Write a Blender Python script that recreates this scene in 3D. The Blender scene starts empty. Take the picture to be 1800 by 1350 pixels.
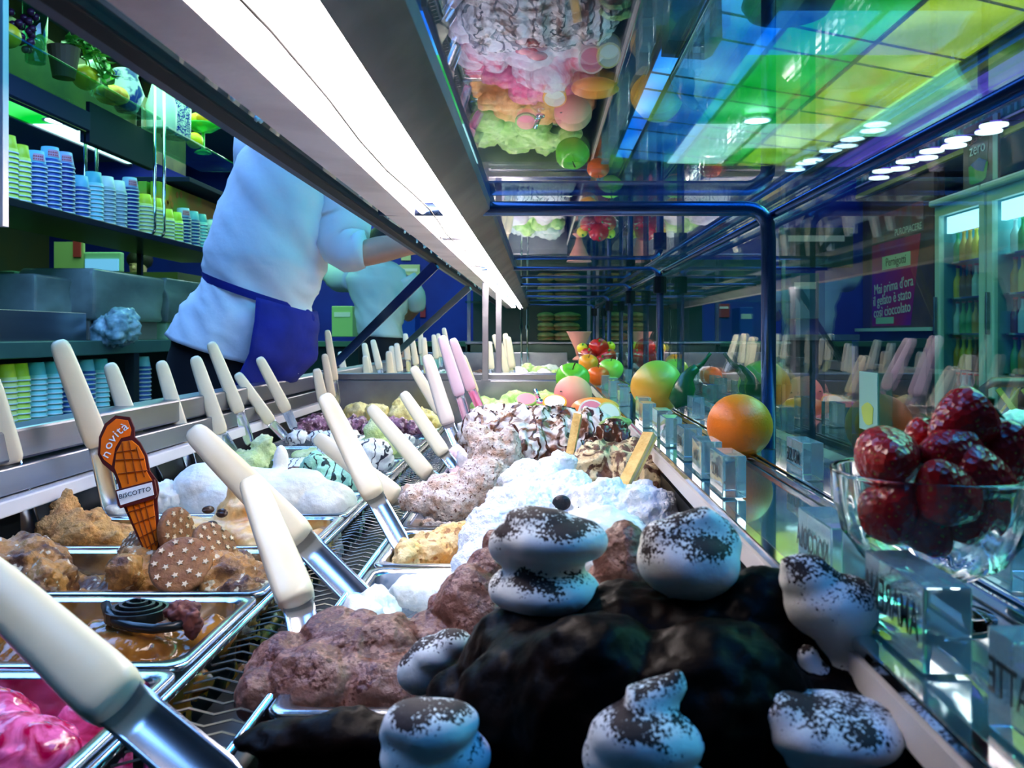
import bpy, bmesh, math, random
import numpy as np
from mathutils import Vector, Matrix
random.seed(7)
S = bpy.context.scene
C = S.collection
PI = math.pi
CZ = 1.0                      # height of the lens above the floor
F, PX, PY = 1500.0, 950.0, 588.0

# ------------------------------------------------------------------ camera, world, light, exposure
cam_data = bpy.data.cameras.new('camera')
cam_data.lens = 30.0; cam_data.sensor_width = 36.0
cam_data.shift_x = -50/1800.0; cam_data.shift_y = -87/1800.0
cam_data.clip_start = 0.02
cam_data.dof.use_dof = True; cam_data.dof.focus_distance = 1.15; cam_data.dof.aperture_fstop = 17
cam = bpy.data.objects.new('camera', cam_data); C.objects.link(cam)
cam.location = (0, 0, CZ); cam.rotation_euler = (PI/2, 0, 0)
S.camera = cam
w = bpy.data.worlds.new('world'); S.world = w; w.use_nodes = True
w.node_tree.nodes['Background'].inputs[0].default_value = (0.01, 0.16, 0.35, 1)
w.node_tree.nodes['Background'].inputs[1].default_value = 0.25
S.view_settings.view_transform = 'Standard'; S.view_settings.look = 'None'
S.view_settings.exposure = 0.12; S.view_settings.gamma = 1.0
try: S.view_settings.use_curve_mapping = False
except Exception: pass

def area(name, loc, size, energy, col, rot=(0, 0, 0)):  # area lights added in place of the parlour's own lamps
    l = bpy.data.lights.new(name, 'AREA'); l.shape = 'RECTANGLE'; l.size, l.size_y = size
    l.energy = energy; l.color = col
    o = bpy.data.objects.new(name, l); C.objects.link(o); o.location = loc; o.rotation_euler = rot
    o['label'] = 'area light added to light the ice cream parlour'; o['kind'] = 'structure'
    return o
area('staff_ceiling_light', (-1.45, 1.9, 2.62), (0.9, 3.9), 85, (0.20, 0.45, 1.0))
area('back_room_light', (-2.6, 5.6, 2.60), (1.6, 2.6), 60, (0.35, 1.0, 0.50))
area('aisle_fill', (2.0, 1.9, 2.60), (1.2, 2.6), 70, (0.2, 0.95, 0.72))  # teal fill added beside the ceiling panels, kept out of view
area('near_blue_fill', (1.0, 0.3, 2.62), (1.6, 1.2), 46, (0.015, 0.32, 1.0))  # unseen blue fill added to tint the foreground puffs

def P(px, py, Y): return Vector(((px-PX)/F*Y, Y, CZ-(py-PY)/F*Y))

# ------------------------------------------------------------------ materials
MATS = {}
def nodes(name):
    m = bpy.data.materials.new(name); m.use_nodes = True
    nt = m.node_tree; return m, nt, nt.nodes['Principled BSDF']
def rgba(c): return (c[0], c[1], c[2], 1)
def mat(name, col, rough=0.5, metal=0.0, col2=None, scale=20, bump=0, bscale=60, emit=None, es=1, sss=0, spec=0.5, coat=0, trans=0, ior=1.45, stretch=None):
    if name in MATS: return MATS[name]
    m, nt, b = nodes(name)
    b.inputs['Base Color'].default_value = rgba(col); b.inputs['Roughness'].default_value = rough
    b.inputs['Metallic'].default_value = metal; b.inputs['Specular IOR Level'].default_value = spec
    b.inputs['Coat Weight'].default_value = coat; b.inputs['Transmission Weight'].default_value = trans; b.inputs['IOR'].default_value = ior
    if sss: b.inputs['Subsurface Weight'].default_value = sss; b.inputs['Subsurface Scale'].default_value = 0.01
    tc = nt.nodes.new('ShaderNodeTexCoord'); vec = tc.outputs['Object']
    if stretch:
        mp = nt.nodes.new('ShaderNodeMapping'); mp.inputs['Scale'].default_value = stretch
        nt.links.new(vec, mp.inputs[0]); vec = mp.outputs[0]
    if col2 is not None:
        n = nt.nodes.new('ShaderNodeTexNoise'); n.inputs['Scale'].default_value = scale; n.inputs['Detail'].default_value = 5
        nt.links.new(vec, n.inputs['Vector'])
        r = nt.nodes.new('ShaderNodeValToRGB'); r.color_ramp.elements[0].position = 0.4; r.color_ramp.elements[1].position = 0.6
        r.color_ramp.elements[0].color = rgba(col); r.color_ramp.elements[1].color = rgba(col2)
        nt.links.new(n.outputs['Fac'], r.inputs[0]); nt.links.new(r.outputs[0], b.inputs['Base Color'])
    if bump:
        n2 = nt.nodes.new('ShaderNodeTexNoise'); n2.inputs['Scale'].default_value = bscale; n2.inputs['Detail'].default_value = 4
        nt.links.new(vec, n2.inputs['Vector'])
        bp = nt.nodes.new('ShaderNodeBump'); bp.inputs['Strength'].default_value = bump; bp.inputs['Distance'].default_value = 0.004
        nt.links.new(n2.outputs['Fac'], bp.inputs['Height']); nt.links.new(bp.outputs[0], b.inputs['Normal'])
    if emit is not None:
        b.inputs['Emission Color'].default_value = rgba(emit); b.inputs['Emission Strength'].default_value = es
    MATS[name] = m; return m

def thin_glass(name, tint, r0=0.045, gain=1.0):
    m, nt, b = nodes(name); nt.nodes.remove(b)
    N = nt.nodes.new; L = nt.links.new
    g = N('ShaderNodeNewGeometry'); d = N('ShaderNodeVectorMath'); d.operation = 'DOT_PRODUCT'
    L(g.outputs['Incoming'], d.inputs[0]); L(g.outputs['Normal'], d.inputs[1])
    a = N('ShaderNodeMath'); a.operation = 'ABSOLUTE'; L(d.outputs['Value'], a.inputs[0])
    s = N('ShaderNodeMath'); s.operation = 'SUBTRACT'; s.inputs[0].default_value = 1; L(a.outputs[0], s.inputs[1])
    p = N('ShaderNodeMath'); p.operation = 'POWER'; L(s.outputs[0], p.inputs[0]); p.inputs[1].default_value = 5
    q = N('ShaderNodeMath'); q.operation = 'MULTIPLY_ADD'; L(p.outputs[0], q.inputs[0]); q.inputs[1].default_value = (1-r0)*gain; q.inputs[2].default_value = r0
    q.use_clamp = True
    t = N('ShaderNodeBsdfTransparent'); t.inputs[0].default_value = rgba(tint)
    gl = N('ShaderNodeBsdfGlossy'); gl.inputs['Roughness'].default_value = 0.0; gl.inputs[0].default_value = (1, 1, 1, 1)
    mx = N('ShaderNodeMixShader'); L(q.outputs[0], mx.inputs[0]); L(t.outputs[0], mx.inputs[1]); L(gl.outputs[0], mx.inputs[2])
    L(mx.outputs[0], nt.nodes['Material Output'].inputs[0])
    MATS[name] = m; return m

def gel(name, c1, c2=None, scale=30, thr=0.5, soft=0.12, spk=None, spk_scale=160, spk_thr=0.62, top=None, top_thr=0.35, top_scale=220, rough=0.45, bump=0.5, bscale=240, warp=0.0, lines=None):
    """ice cream: two-tone ripple, optional specks, optional dusting that has settled on faces looking up"""
    m, nt, b = nodes(name); N = nt.nodes.new; L = nt.links.new
    b.inputs['Roughness'].default_value = rough; b.inputs['Subsurface Weight'].default_value = 0.0
    tc = N('ShaderNodeTexCoord'); vec = tc.outputs['Object']
    def noise(sc, det=4, dist=0):
        n = N('ShaderNodeTexNoise'); n.inputs['Scale'].default_value = sc; n.inputs['Detail'].default_value = det; n.inputs['Distortion'].default_value = dist
        L(vec, n.inputs['Vector']); return n.outputs['Fac']
    def ramp(f, a, bb):
        r = N('ShaderNodeMapRange'); r.inputs['From Min'].default_value = a; r.inputs['From Max'].default_value = bb
        L(f, r.inputs['Value']); return r.outputs[0]
    def mix(f, a, bb):
        x = N('ShaderNodeMix'); x.data_type = 'RGBA'; L(f, x.inputs['Factor'])
        if isinstance(a, tuple): x.inputs[6].default_value = rgba(a)
        else: L(a, x.inputs[6])
        x.inputs[7].default_value = rgba(bb); return x.outputs[2]
    col = tuple(c1)
    if c2 is not None: col = mix(ramp(noise(scale, 3, warp), thr-soft, thr+soft), col, c2)
    if lines is not None:
        wv = N('ShaderNodeTexWave'); wv.inputs['Scale'].default_value = lines[1]; wv.inputs['Distortion'].default_value = lines[2]; wv.inputs['Detail'].default_value = 2
        wv.inputs['Detail Scale'].default_value = 2.0
        L(vec, wv.inputs['Vector']); col = mix(ramp(wv.outputs['Fac'], lines[3], lines[3]+0.08), col, lines[0])
    if spk is not None: col = mix(ramp(noise(spk_scale, 2), spk_thr, spk_thr+0.03), col, spk)
    if top is not None:
        g = N('ShaderNodeNewGeometry'); sx = N('ShaderNodeSeparateXYZ'); L(g.outputs['Normal'], sx.inputs[0])
        ad = N('ShaderNodeMath'); ad.operation = 'MULTIPLY_ADD'; L(noise(top_scale, 3), ad.inputs[0]); ad.inputs[1].default_value = 2.6; ad.inputs[2].default_value = -2.8
        ac = N('ShaderNodeMath'); ac.operation = 'MULTIPLY_ADD'; L(noise(55, 2), ac.inputs[0]); ac.inputs[1].default_value = 3.0; L(ad.outputs[0], ac.inputs[2]); ad = ac
        s2 = N('ShaderNodeMath'); s2.operation = 'ADD'; L(ad.outputs[0], s2.inputs[0]); L(sx.outputs['Z'], s2.inputs[1])
        col = mix(ramp(s2.outputs[0], top_thr, top_thr+0.15), col, top)
    if isinstance(col, tuple): b.inputs['Base Color'].default_value = rgba(col)
    else: L(col, b.inputs['Base Color'])
    if bump:
        bp = N('ShaderNodeBump'); bp.inputs['Strength'].default_value = min(1, bump*1.3); bp.inputs['Distance'].default_value = 0.005
        L(noise(bscale, 5), bp.inputs['Height']); L(bp.outputs[0], b.inputs['Normal'])
    MATS[name] = m; return m

steel = mat('brushed steel', (0.36, 0.37, 0.42), 0.3, 1.0, (0.26, 0.27, 0.32), 8, 0.06, 200, stretch=(1, 0.05, 1))
steel_pan = mat('pan steel', (0.6, 0.64, 0.68), 0.2, 1.0, (0.42, 0.46, 0.52), 12, 0.05, 90)
steel_dark = mat('dark steel', (0.16, 0.17, 0.2), 0.35, 0.9)
chrome = mat('chrome', (0.75, 0.78, 0.82), 0.08, 1.0)
blue_steel = mat('blue lacquered steel', (0.05, 0.09, 0.20), 0.25, 0.8)
plastic = mat('cream plastic', (0.90, 0.78, 0.55), 0.25, 0, (0.84, 0.70, 0.46), 9, 0.05, 60)
white_enamel = mat('white enamel', (0.85, 0.82, 0.84), 0.35)
black = mat('black rubber', (0.004, 0.004, 0.006), 0.6, spec=0.2)
navy = mat('navy wall paint', (0.006, 0.014, 0.30), 0.6, 0, (0.006, 0.03, 0.45), 1.5)
glass = thin_glass('clear glass', (0.90, 0.97, 0.97), 0.04)
glass_top = thin_glass('glass shelf', (0.78, 0.90, 0.95), 0.12, 1.0)
glass_green = thin_glass('greenish shelf glass', (0.55, 0.85, 0.75), 0.06)
acrylic = mat('clear acrylic', (0.55, 0.80, 0.84), 0.02, trans=0.78, ior=1.40)
bowl_glass = mat('bowl glass', (0.95, 0.99, 1.0), 0.0, trans=1.0, ior=1.35)

# ------------------------------------------------------------------ geometry helpers
ORG = {}
def setp(o, label=None, cat=None, group=None, kind=None):
    if label: o['label'] = label
    if cat: o['category'] = cat
    if group: o['group'] = group
    if kind: o['kind'] = kind
    return o
def thing(name, label, cat, loc=(0, 0, 0), rz=0, group=None):
    o = bpy.data.objects.new(name, None); C.objects.link(o); o.empty_display_size = 0.02
    o.location = loc; o.rotation_euler = (0, 0, rz); ORG[o] = Vector(loc)
    return setp(o, label, cat, group)
def obj(name, me, m, parent=None, loc=None, smooth=False, world=True, label=None):
    """link a bmesh / mesh as one object. world=True: coordinates are world coordinates"""
    if isinstance(me, bmesh.types.BMesh):
        bm = me; me = bpy.data.meshes.new(name); bm.normal_update(); bm.to_mesh(me); bm.free()
    o = bpy.data.objects.new(name, me); C.objects.link(o)
    if world:
        if parent is not None: off = ORG[parent]
        elif loc is not None: off = Vector(loc)
        else:
            co = np.empty(len(me.vertices)*3); me.vertices.foreach_get('co', co); co = co.reshape(-1, 3)
            a, b = co.min(0), co.max(0); off = Vector(((a[0]+b[0])/2, (a[1]+b[1])/2, a[2]))
        me.transform(Matrix.Translation(-off))
        if parent is None: o.location = off
        ORG[o] = off
    else:
        ORG[o] = Vector((0, 0, 0)) if parent is None else ORG[parent]
    if parent is not None: o.parent = parent
    if smooth: me.polygons.foreach_set('use_smooth', [True]*len(me.polygons))
    if m is not None:
        for mm in (m if isinstance(m, (list, tuple)) else [m]): me.materials.append(mm)
    if label: o['label'] = label
    me.update(); return o
def single(name, me, m, label, cat, group=None, smooth=False, loc=None):
    return setp(obj(name, me, m, None, loc, smooth), label, cat, group)
def struct(name, me, m, parent=None, smooth=False):
    o = obj(name, me, m, parent, None, smooth)
    if parent is None: o['kind'] = 'structure'
    return o
def BM(): return bmesh.new()
def box(bm, a, b, bev=0.0, seg=2):
    a = Vector(a); b = Vector(b)
    r = bmesh.ops.create_cube(bm, size=1)
    c = (a+b)/2; d = Vector([max(abs(b[i]-a[i]), 1e-5) for i in range(3)])
    bmesh.ops.scale(bm, vec=d, verts=r['verts']); bmesh.ops.translate(bm, vec=c, verts=r['verts'])
    if bev > 0:
        es = list({e for v in r['verts'] for e in v.link_edges})
        bmesh.ops.bevel(bm, geom=es, offset=bev, segments=seg, affect='EDGES', profile=0.5)
    return bm
def obox(bm, c, u, v, w_, bev=0):
    """oriented box: centre c and half vectors"""
    c, u, v, w_ = map(Vector, (c, u, v, w_))
    vs = [bm.verts.new(c+i*u+j*v+k*w_) for i in (-1, 1) for j in (-1, 1) for k in (-1, 1)]
    for f in ((0, 1, 3, 2), (4, 6, 7, 5), (0, 4, 5, 1), (2, 3, 7, 6), (0, 2, 6, 4), (1, 5, 7, 3)): bm.faces.new([vs[i] for i in f])
    if bev:
        es = list({e for x in vs for e in x.link_edges}); bmesh.ops.bevel(bm, geom=es, offset=bev, segments=2, affect='EDGES', profile=0.5)
    return bm
def frame(ax):
    ax = ax.normalized(); r = Vector((0, 0, 1)) if abs(ax.z) < 0.9 else Vector((1, 0, 0))
    u = ax.cross(r).normalized(); return u, ax.cross(u).normalized()
def tube(bm, pts, r, n=10, closed=False):
    pts = [Vector(p) for p in pts]; rings = []
    N_ = len(pts); rr = r if isinstance(r, (list, tuple)) else [r]*N_
    for i, p in enumerate(pts):
        a = pts[(i-1) % N_] if (closed or i > 0) else p; b = pts[(i+1) % N_] if (closed or i < N_-1) else p
        u, v = frame(b-a)
        if rings:
            # keep the frame from flipping
            pu = rings[-1][1]; t = (b-a).normalized(); u = (pu - t*pu.dot(t)).normalized(); v = t.cross(u)
        rings.append(([bm.verts.new(p+(u*math.cos(2*PI*k/n)+v*math.sin(2*PI*k/n))*rr[i]) for k in range(n)], u))
    for i in range(N_ if closed else N_-1):
        A, B = rings[i][0], rings[(i+1) % N_][0]
        for k in range(n): bm.faces.new((A[k], A[(k+1) % n], B[(k+1) % n], B[k]))
    if not closed:
        bm.faces.new(rings[0][0][::-1]); bm.faces.new(rings[-1][0])
    bmesh.ops.recalc_face_normals(bm, faces=bm.faces); return bm
def lathe(bm, prof, c=(0, 0, 0), n=32, cap=True, fn=None):
    c = Vector(c); rings = []
    for (r, z) in prof:
        ring = []
        for k in range(n):
            a = 2*PI*k/n; rr = r*(fn(a, z) if fn else 1)
            ring.append(bm.verts.new(c+Vector((rr*math.cos(a), rr*math.sin(a), z))))
        rings.append(ring)
    for A, B in zip(rings, rings[1:]):
        for k in range(n): bm.faces.new((A[k], A[(k+1) % n], B[(k+1) % n], B[k]))
    if cap: bm.faces.new(rings[0][::-1]); bm.faces.new(rings[-1])
    return bm
def loft(bm, rings, cap=True):
    R_ = [[bm.verts.new(Vector(p)) for p in r] for r in rings]; n = len(R_[0])
    for A, B in zip(R_, R_[1:]):
        for k in range(n): bm.faces.new((A[k], A[(k+1) % n], B[(k+1) % n], B[k]))
    if cap: bm.faces.new(R_[0][::-1]); bm.faces.new(R_[-1])
    bmesh.ops.recalc_face_normals(bm, faces=bm.faces); return bm
def sphere(bm, c, r, sub=3, rot=None):
    res = bmesh.ops.create_icosphere(bm, subdivisions=sub, radius=1)
    r = Vector(r) if not isinstance(r, (int, float)) else Vector((r, r, r))
    bmesh.ops.scale(bm, vec=r, verts=res['verts'])
    if rot is not None: bmesh.ops.rotate(bm, cent=(0, 0, 0), matrix=Matrix.Rotation(rot[0], 3, rot[1]), verts=res['verts'])
    bmesh.ops.translate(bm, vec=Vector(c), verts=res['verts']); return res['verts']
def extrude_poly(bm, pts, d):
    """flat polygon pts (3-D), extruded by vector d"""
    A = [bm.verts.new(Vector(p)) for p in pts]; B = [bm.verts.new(Vector(p)+Vector(d)) for p in pts]
    bm.faces.new(A[::-1]); bm.faces.new(B); n = len(A)
    for k in range(n): bm.faces.new((A[k], A[(k+1) % n], B[(k+1) % n], B[k]))
    bmesh.ops.recalc_face_normals(bm, faces=bm.faces); return bm
# vectorised value noise
def _h(i):
    i = i.astype(np.int64); n = (i[:, 0]*374761393+i[:, 1]*668265263+i[:, 2]*2147483647) & 0xffffffff
    n = ((n ^ (n >> 13))*1274126177) & 0xffffffff
    return ((n ^ (n >> 16)) & 0xffff)/65535.0
def vnoise(p):
    i = np.floor(p); f = p-i; f = f*f*(3-2*f); o = np.zeros(len(p))
    for a in (0, 1):
        for b in (0, 1):
            for c in (0, 1):
                wt = (f[:, 0] if a else 1-f[:, 0])*(f[:, 1] if b else 1-f[:, 1])*(f[:, 2] if c else 1-f[:, 2])
                o += wt*_h(i+np.array([a, b, c]))
    return o*2-1
def fbm(p, octv=4):
    o = np.zeros(len(p)); a = 1.0
    for k in range(octv): o += a*vnoise(p*(2**k)+k*17.3); a *= 0.5
    return o
def ridged(p, octv=3):
    o = np.zeros(len(p)); a = 1.0
    for k in range(octv): o += a*(1-2*np.abs(vnoise(p*(2**k)+k*9.1))); a *= 0.5
    return o
_tmp = [0]
def blob(els, vox=0.003, amp=0.002, freq=60, octv=4, boxes=(), mode='fbm', smooth=2, seed=0.0, amp2=None, tubes=()):
    """one continuous mass: the union of ellipsoids, tubes and boxes, voxel-remeshed and roughened"""
    bm = BM()
    for (c, r, *rot) in els: sphere(bm, c, r, 3, rot[0] if rot else None)
    for (a, b) in boxes: box(bm, a, b)
    for (pts, r) in tubes: tube(bm, pts, r, 10)
    me = bpy.data.meshes.new('t'); bm.to_mesh(me); bm.free()
    o = bpy.data.objects.new('t', me); C.objects.link(o)
    m = o.modifiers.new('r', 'REMESH'); m.mode = 'VOXEL'; m.voxel_size = vox
    if smooth: s = o.modifiers.new('s', 'SMOOTH'); s.iterations = smooth; s.factor = 0.5
    dg = bpy.context.evaluated_depsgraph_get(); ev = o.evaluated_get(dg)
    me2 = bpy.data.meshes.new_from_object(ev); bpy.data.objects.remove(o); bpy.data.meshes.remove(me)
    n = len(me2.vertices); co = np.empty(n*3); me2.vertices.foreach_get('co', co); co = co.reshape(-1, 3)
    no = np.empty(n*3); me2.vertices.foreach_get('normal', no); no = no.reshape(-1, 3)
    p = co*freq+seed*13.7
    d = fbm(p, octv) if mode == 'fbm' else ridged(p, octv)
    if amp2 is None: amp2 = amp*0.32
    if amp2: d = d+fbm(co*freq*4.2+3.1, 3)*(amp2/max(amp, 1e-6))
    co = co+no*(d*amp)[:, None]
    me2.vertices.foreach_set('co', co.ravel()); me2.polygons.foreach_set('use_smooth', [True]*len(me2.polygons)); me2.update()
    me2.materials.clear(); return me2
def text_mesh(s, size, extrude=0.0003, M=None, align='CENTER', spacing=1.0, sx=1.0, bold=0.0):
    cu = bpy.data.curves.new('txt', 'FONT'); cu.body = s; cu.size = size; cu.extrude = extrude; cu.align_x = align; cu.align_y = 'CENTER'; cu.space_character = spacing
    cu.resolution_u = 3; cu.offset = bold
    o = bpy.data.objects.new('txt', cu); C.objects.link(o)
    dg = bpy.context.evaluated_depsgraph_get(); me = bpy.data.meshes.new_from_object(o.evaluated_get(dg))
    bpy.data.objects.remove(o); bpy.data.curves.remove(cu)
    if sx != 1: me.transform(Matrix.Diagonal((sx, 1, 1, 1)))
    if M is not None: me.transform(M)
    return me
def basis(o, x, y):
    x = Vector(x).normalized(); y = Vector(y).normalized(); z = x.cross(y)
    return Matrix(((x.x, y.x, z.x, o[0]), (x.y, y.y, z.y, o[1]), (x.z, y.z, z.z, o[2]), (0, 0, 0, 1)))

# ================================================================== the room
G = CZ
def Z(h): return CZ+h
floor_m = mat('parlour floor', (0.03, 0.05, 0.06), 0.3, 0, (0.05, 0.07, 0.08), 3)
struct('floor', box(BM(), (-5, -2.5, -0.05), (4.2, 9, 0)), floor_m)
ceil_m = mat('staff ceiling paint', (0.05, 0.10, 0.14), 0.7)
struct('ceiling', box(BM(), (-5, -2.5, 2.74), (4.2, 9.9, 2.85)), ceil_m)
struct('wall_left', box(BM(), (-5.05, -2.5, 0), (-4.95, 9, 2.75)), mat('green wall', (0.05, 0.09, 0.06), 0.7, 0, (0.10, 0.10, 0.04), 1.5))
struct('wall_back', box(BM(), (-5, 8.6, 0), (4.2, 8.7, 2.75)), navy)
struct('wall_right', box(BM(), (3.95, -2.5, 0), (4.05, 9, 2.75)), mat('brown wall', (0.10, 0.05, 0.03), 0.6, 0, (0.06, 0.03, 0.025), 2))
struct('wall_front', box(BM(), (-5, -2.6, 0), (4.2, -2.5, 2.75)), mat('entrance wall', (0.01, 0.03, 0.05), 0.7))

# coloured back-lit ceiling: each panel is a lit pane in a dark grid
def glow(name, col, hi, s):
    m, nt, b = nodes(name); N = nt.nodes.new; L = nt.links.new
    b.inputs['Base Color'].default_value = rgba([c*0.4 for c in col]); b.inputs['Roughness'].default_value = 0.35
    tc = N('ShaderNodeTexCoord'); n = N('ShaderNodeTexNoise'); n.inputs['Scale'].default_value = 1.6; n.inputs['Detail'].default_value = 0
    L(tc.outputs['Object'], n.inputs['Vector'])
    r = N('ShaderNodeValToRGB'); r.color_ramp.elements[0].position = 0.42; r.color_ramp.elements[1].position = 0.68
    r.color_ramp.elements[0].color = rgba(col); r.color_ramp.elements[1].color = rgba(hi)
    L(n.outputs['Fac'], r.inputs[0]); L(r.outputs[0], b.inputs['Emission Color']); b.inputs['Emission Strength'].default_value = s
    return m
g_blue = glow('lit blue pane', (0.0, 0.15, 0.75), (0.08, 0.48, 1.0), 2.0)
g_green = glow('lit green pane', (0.0, 0.50, 0.02), (0.12, 1.0, 0.22), 1.35)
g_yel = glow('lit lime pane', (0.42, 0.55, 0.0), (0.85, 0.95, 0.02), 1.5)
g_white = mat('lit white pane', (0.8, 0.9, 0.9), 0.4, emit=(0.65, 1.0, 0.95), es=2.0)
g_purple = mat('violet cove light', (0.2, 0.1, 0.5), 0.5, 0, emit=(0.22, 0.10, 0.85), es=0.9)
xs = [0.70, 1.35, 1.95, 2.63]
rows = []; y = 4.68-1.14*5
while y < 9.2: rows += [y, y+0.37]; y += 1.14
sk = 0.47
cg = struct('ceiling_grid', (lambda bm: [box(bm, (x-0.015, -1.0, 2.69), (x+0.015, 9.0, 2.735)) for x in xs] and bm)(BM()), steel_dark)
gb = BM()
for y in rows:
    for xa, xb in zip(xs, xs[1:]):
        obox(gb, ((xa+xb)/2, y+sk*((xa+xb)/2-1.35), 2.712), ((xb-xa)/2, sk*(xb-xa)/2, 0), (0, 0.010, 0), (0, 0, 0.018))
struct('ceiling_crossbar', gb, steel_dark, cg)
for j, (xa, xb) in enumerate(zip(xs, xs[1:])):
    for i in range(len(rows)-1):
        ya, yb = rows[i], rows[i+1]
        if yb+sk*(xa-1.35) < -0.8 or ya > 8.6: continue
        m_ = [g_blue, g_green, g_yel][j]
        bm = BM(); e = 0.012
        pts = [(xa+e, ya+sk*(xa-1.35)+e, 2.70), (xb-e, ya+sk*(xb-1.35)+e, 2.70), (xb-e, yb+sk*(xb-1.35)-e, 2.70), (xa+e, yb+sk*(xa-1.35)-e, 2.70)]
        extrude_poly(bm, pts, (0, 0, 0.012))
        p_ = obj('ceiling_panel', bm, m_, cg)
xs2 = [-1.76, -1.18, -0.60]
sg_ = struct('ceiling_grid_staff', (lambda bm: [box(bm, (x-0.015, 4.4, 2.69), (x+0.015, 9.0, 2.735)) for x in xs2] and bm)(BM()), steel_dark)
for xa, xb in zip(xs2, xs2[1:]):
    for i, (ya, yb) in enumerate(((4.5, 5.2), (5.2, 5.9), (5.9, 6.9), (6.9, 7.8), (7.8, 8.5))):
        obj('ceiling_panel', box(BM(), (xa+0.02, ya+0.012, 2.70), (xb-0.02, yb-0.012, 2.712)), [g_blue, g_green, g_green, g_white, g_white][i] if xa > -1.3 else [g_blue, g_green, g_green, g_white, g_green][i], sg_)
struct('trim_1', box(BM(), (2.66, -2, 2.60), (2.72, 8.6, 2.74)), mat('dark cornice', (0.02, 0.05, 0.05), 0.5))
struct('trim_2', box(BM(), (2.74, -2, 2.69), (3.16, 8.6, 2.73)), g_purple)
# soffit over the fridges with its painted frieze
pale = mat('pale soffit paint', (0.22, 0.28, 0.36), 0.5)
sof = struct('trim_3', box(BM(), (3.2, -2, 2.36), (3.95, 8.6, 2.735)), pale)
obj('frieze_band', box(BM(), (3.185, -2, 2.485), (3.2, 8.6, 2.575)), mat('frieze green', (0.01, 0.14, 0.11), 0.5, 0, (0.02, 0.3, 0.2), 9), sof)
obj('frieze_moulding', box(box(BM(), (3.17, -2, 2.575), (3.2, 8.6, 2.59)), (3.17, -2, 2.47), (3.2, 8.6, 2.485)), white_enamel, sof)
fm = BM()
for k in range(60):
    yy = 3.4+k*0.085
    lathe(fm, [(0.0, 0), (0.03, 0.001), (0.03, 0.004), (0.0, 0.005)], (0, 0, 0), 10, False) if False else box(fm, (3.178, yy, 2.505), (3.185, yy+0.03, 2.555))
fr = obj('frieze_motif', fm, mat('frieze motif', (0.06, 0.5, 0.35), 0.5), sof); fr['kind'] = 'stuff'
obj('purple_band', box(BM(), (3.186, -2, 2.405), (3.2, 8.6, 2.468)), mat('violet band', (0.08, 0.06, 0.22), 0.5), sof)
obj('yellow_strip', box(BM(), (3.175, -2, 2.365), (3.2, 8.6, 2.402)), mat('yellow strip', (0.55, 0.65, 0.10), 0.5), sof)
for (ya, yb, lb) in ((4.95, 5.35, 'dark slatted air grille in the pale soffit near the right frame edge'), (6.9, 7.4, 'dark slatted air grille in the pale soffit farther down the aisle')):
    t = thing('air_grille', lb, 'vent', (3.19, (ya+yb)/2, 2.61))
    bm = BM(); box(bm, (3.17, ya, 2.605), (3.2, yb, 2.62)); box(bm, (3.17, ya, 2.70), (3.2, yb, 2.715)); box(bm, (3.17, ya, 2.62), (3.2, ya+0.015, 2.70)); box(bm, (3.17, yb-0.015, 2.62), (3.2, yb, 2.70))
    obj('frame', bm, steel, t); obj('backing', box(BM(), (3.194, ya+0.015, 2.62), (3.199, yb-0.015, 2.70)), black, t)
    for k in range(5): obj('slat', box(BM(), (3.176, ya+0.015, 2.628+k*0.016), (3.19, yb-0.015, 2.632+k*0.016)), steel_dark, t)

# recessed round spotlights over the staff side: the front glass mirrors them
spot_e = mat('spotlight lens', (1, 1, 1), 0.3, emit=(0.75, 1.0, 1.0), es=16)
ORD = ['first', 'second', 'third', 'fourth', 'fifth', 'sixth', 'seventh', 'eighth', 'ninth', 'tenth', 'eleventh', 'twelfth', 'thirteenth', 'fourteenth', 'fifteenth', 'sixteenth', 'seventeenth', 'eighteenth', 'nineteenth', 'twentieth']
for si, (px, py) in enumerate(((1330, 213), (1540, 219), (1533, 230), (1497, 245), (1486, 257), (1459, 265), (1428, 282), (1397, 299), (1417, 287))):
    H_ = min(1.64, 3.08*(PY-py)/(px-PX)); Y = H_*F/(PY-py); Xv = (px-PX)/F*Y; x = 0.63-Xv; HZ = Z(H_)
    if Y > 8.5: H_ *= 8.4/Y; Y = 8.4; Xv = (px-PX)/F*Y; x = 0.63-Xv; HZ = Z(H_)
    t = thing('spotlight', '%s small round hanging spotlight above the staff side' % ORD[si], 'ceiling light', (x, Y, HZ), 0, 'round spotlights')
    obj('stem', tube(BM(), [(x, Y, HZ+0.03), (x, Y, 2.735)], 0.006, 6), chrome, t)
    obj('bezel', lathe(BM(), [(0.095, 0.0), (0.12, 0.0), (0.12, 0.035), (0.095, 0.035), (0.095, 0.0)], (x, Y, HZ), 24, False), chrome, t, smooth=False)
    obj('lens', lathe(BM(), [(0.0, 0.003), (0.094, 0.003), (0.094, 0.012), (0.0, 0.012)], (x, Y, HZ), 24, False), spot_e, t)

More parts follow.
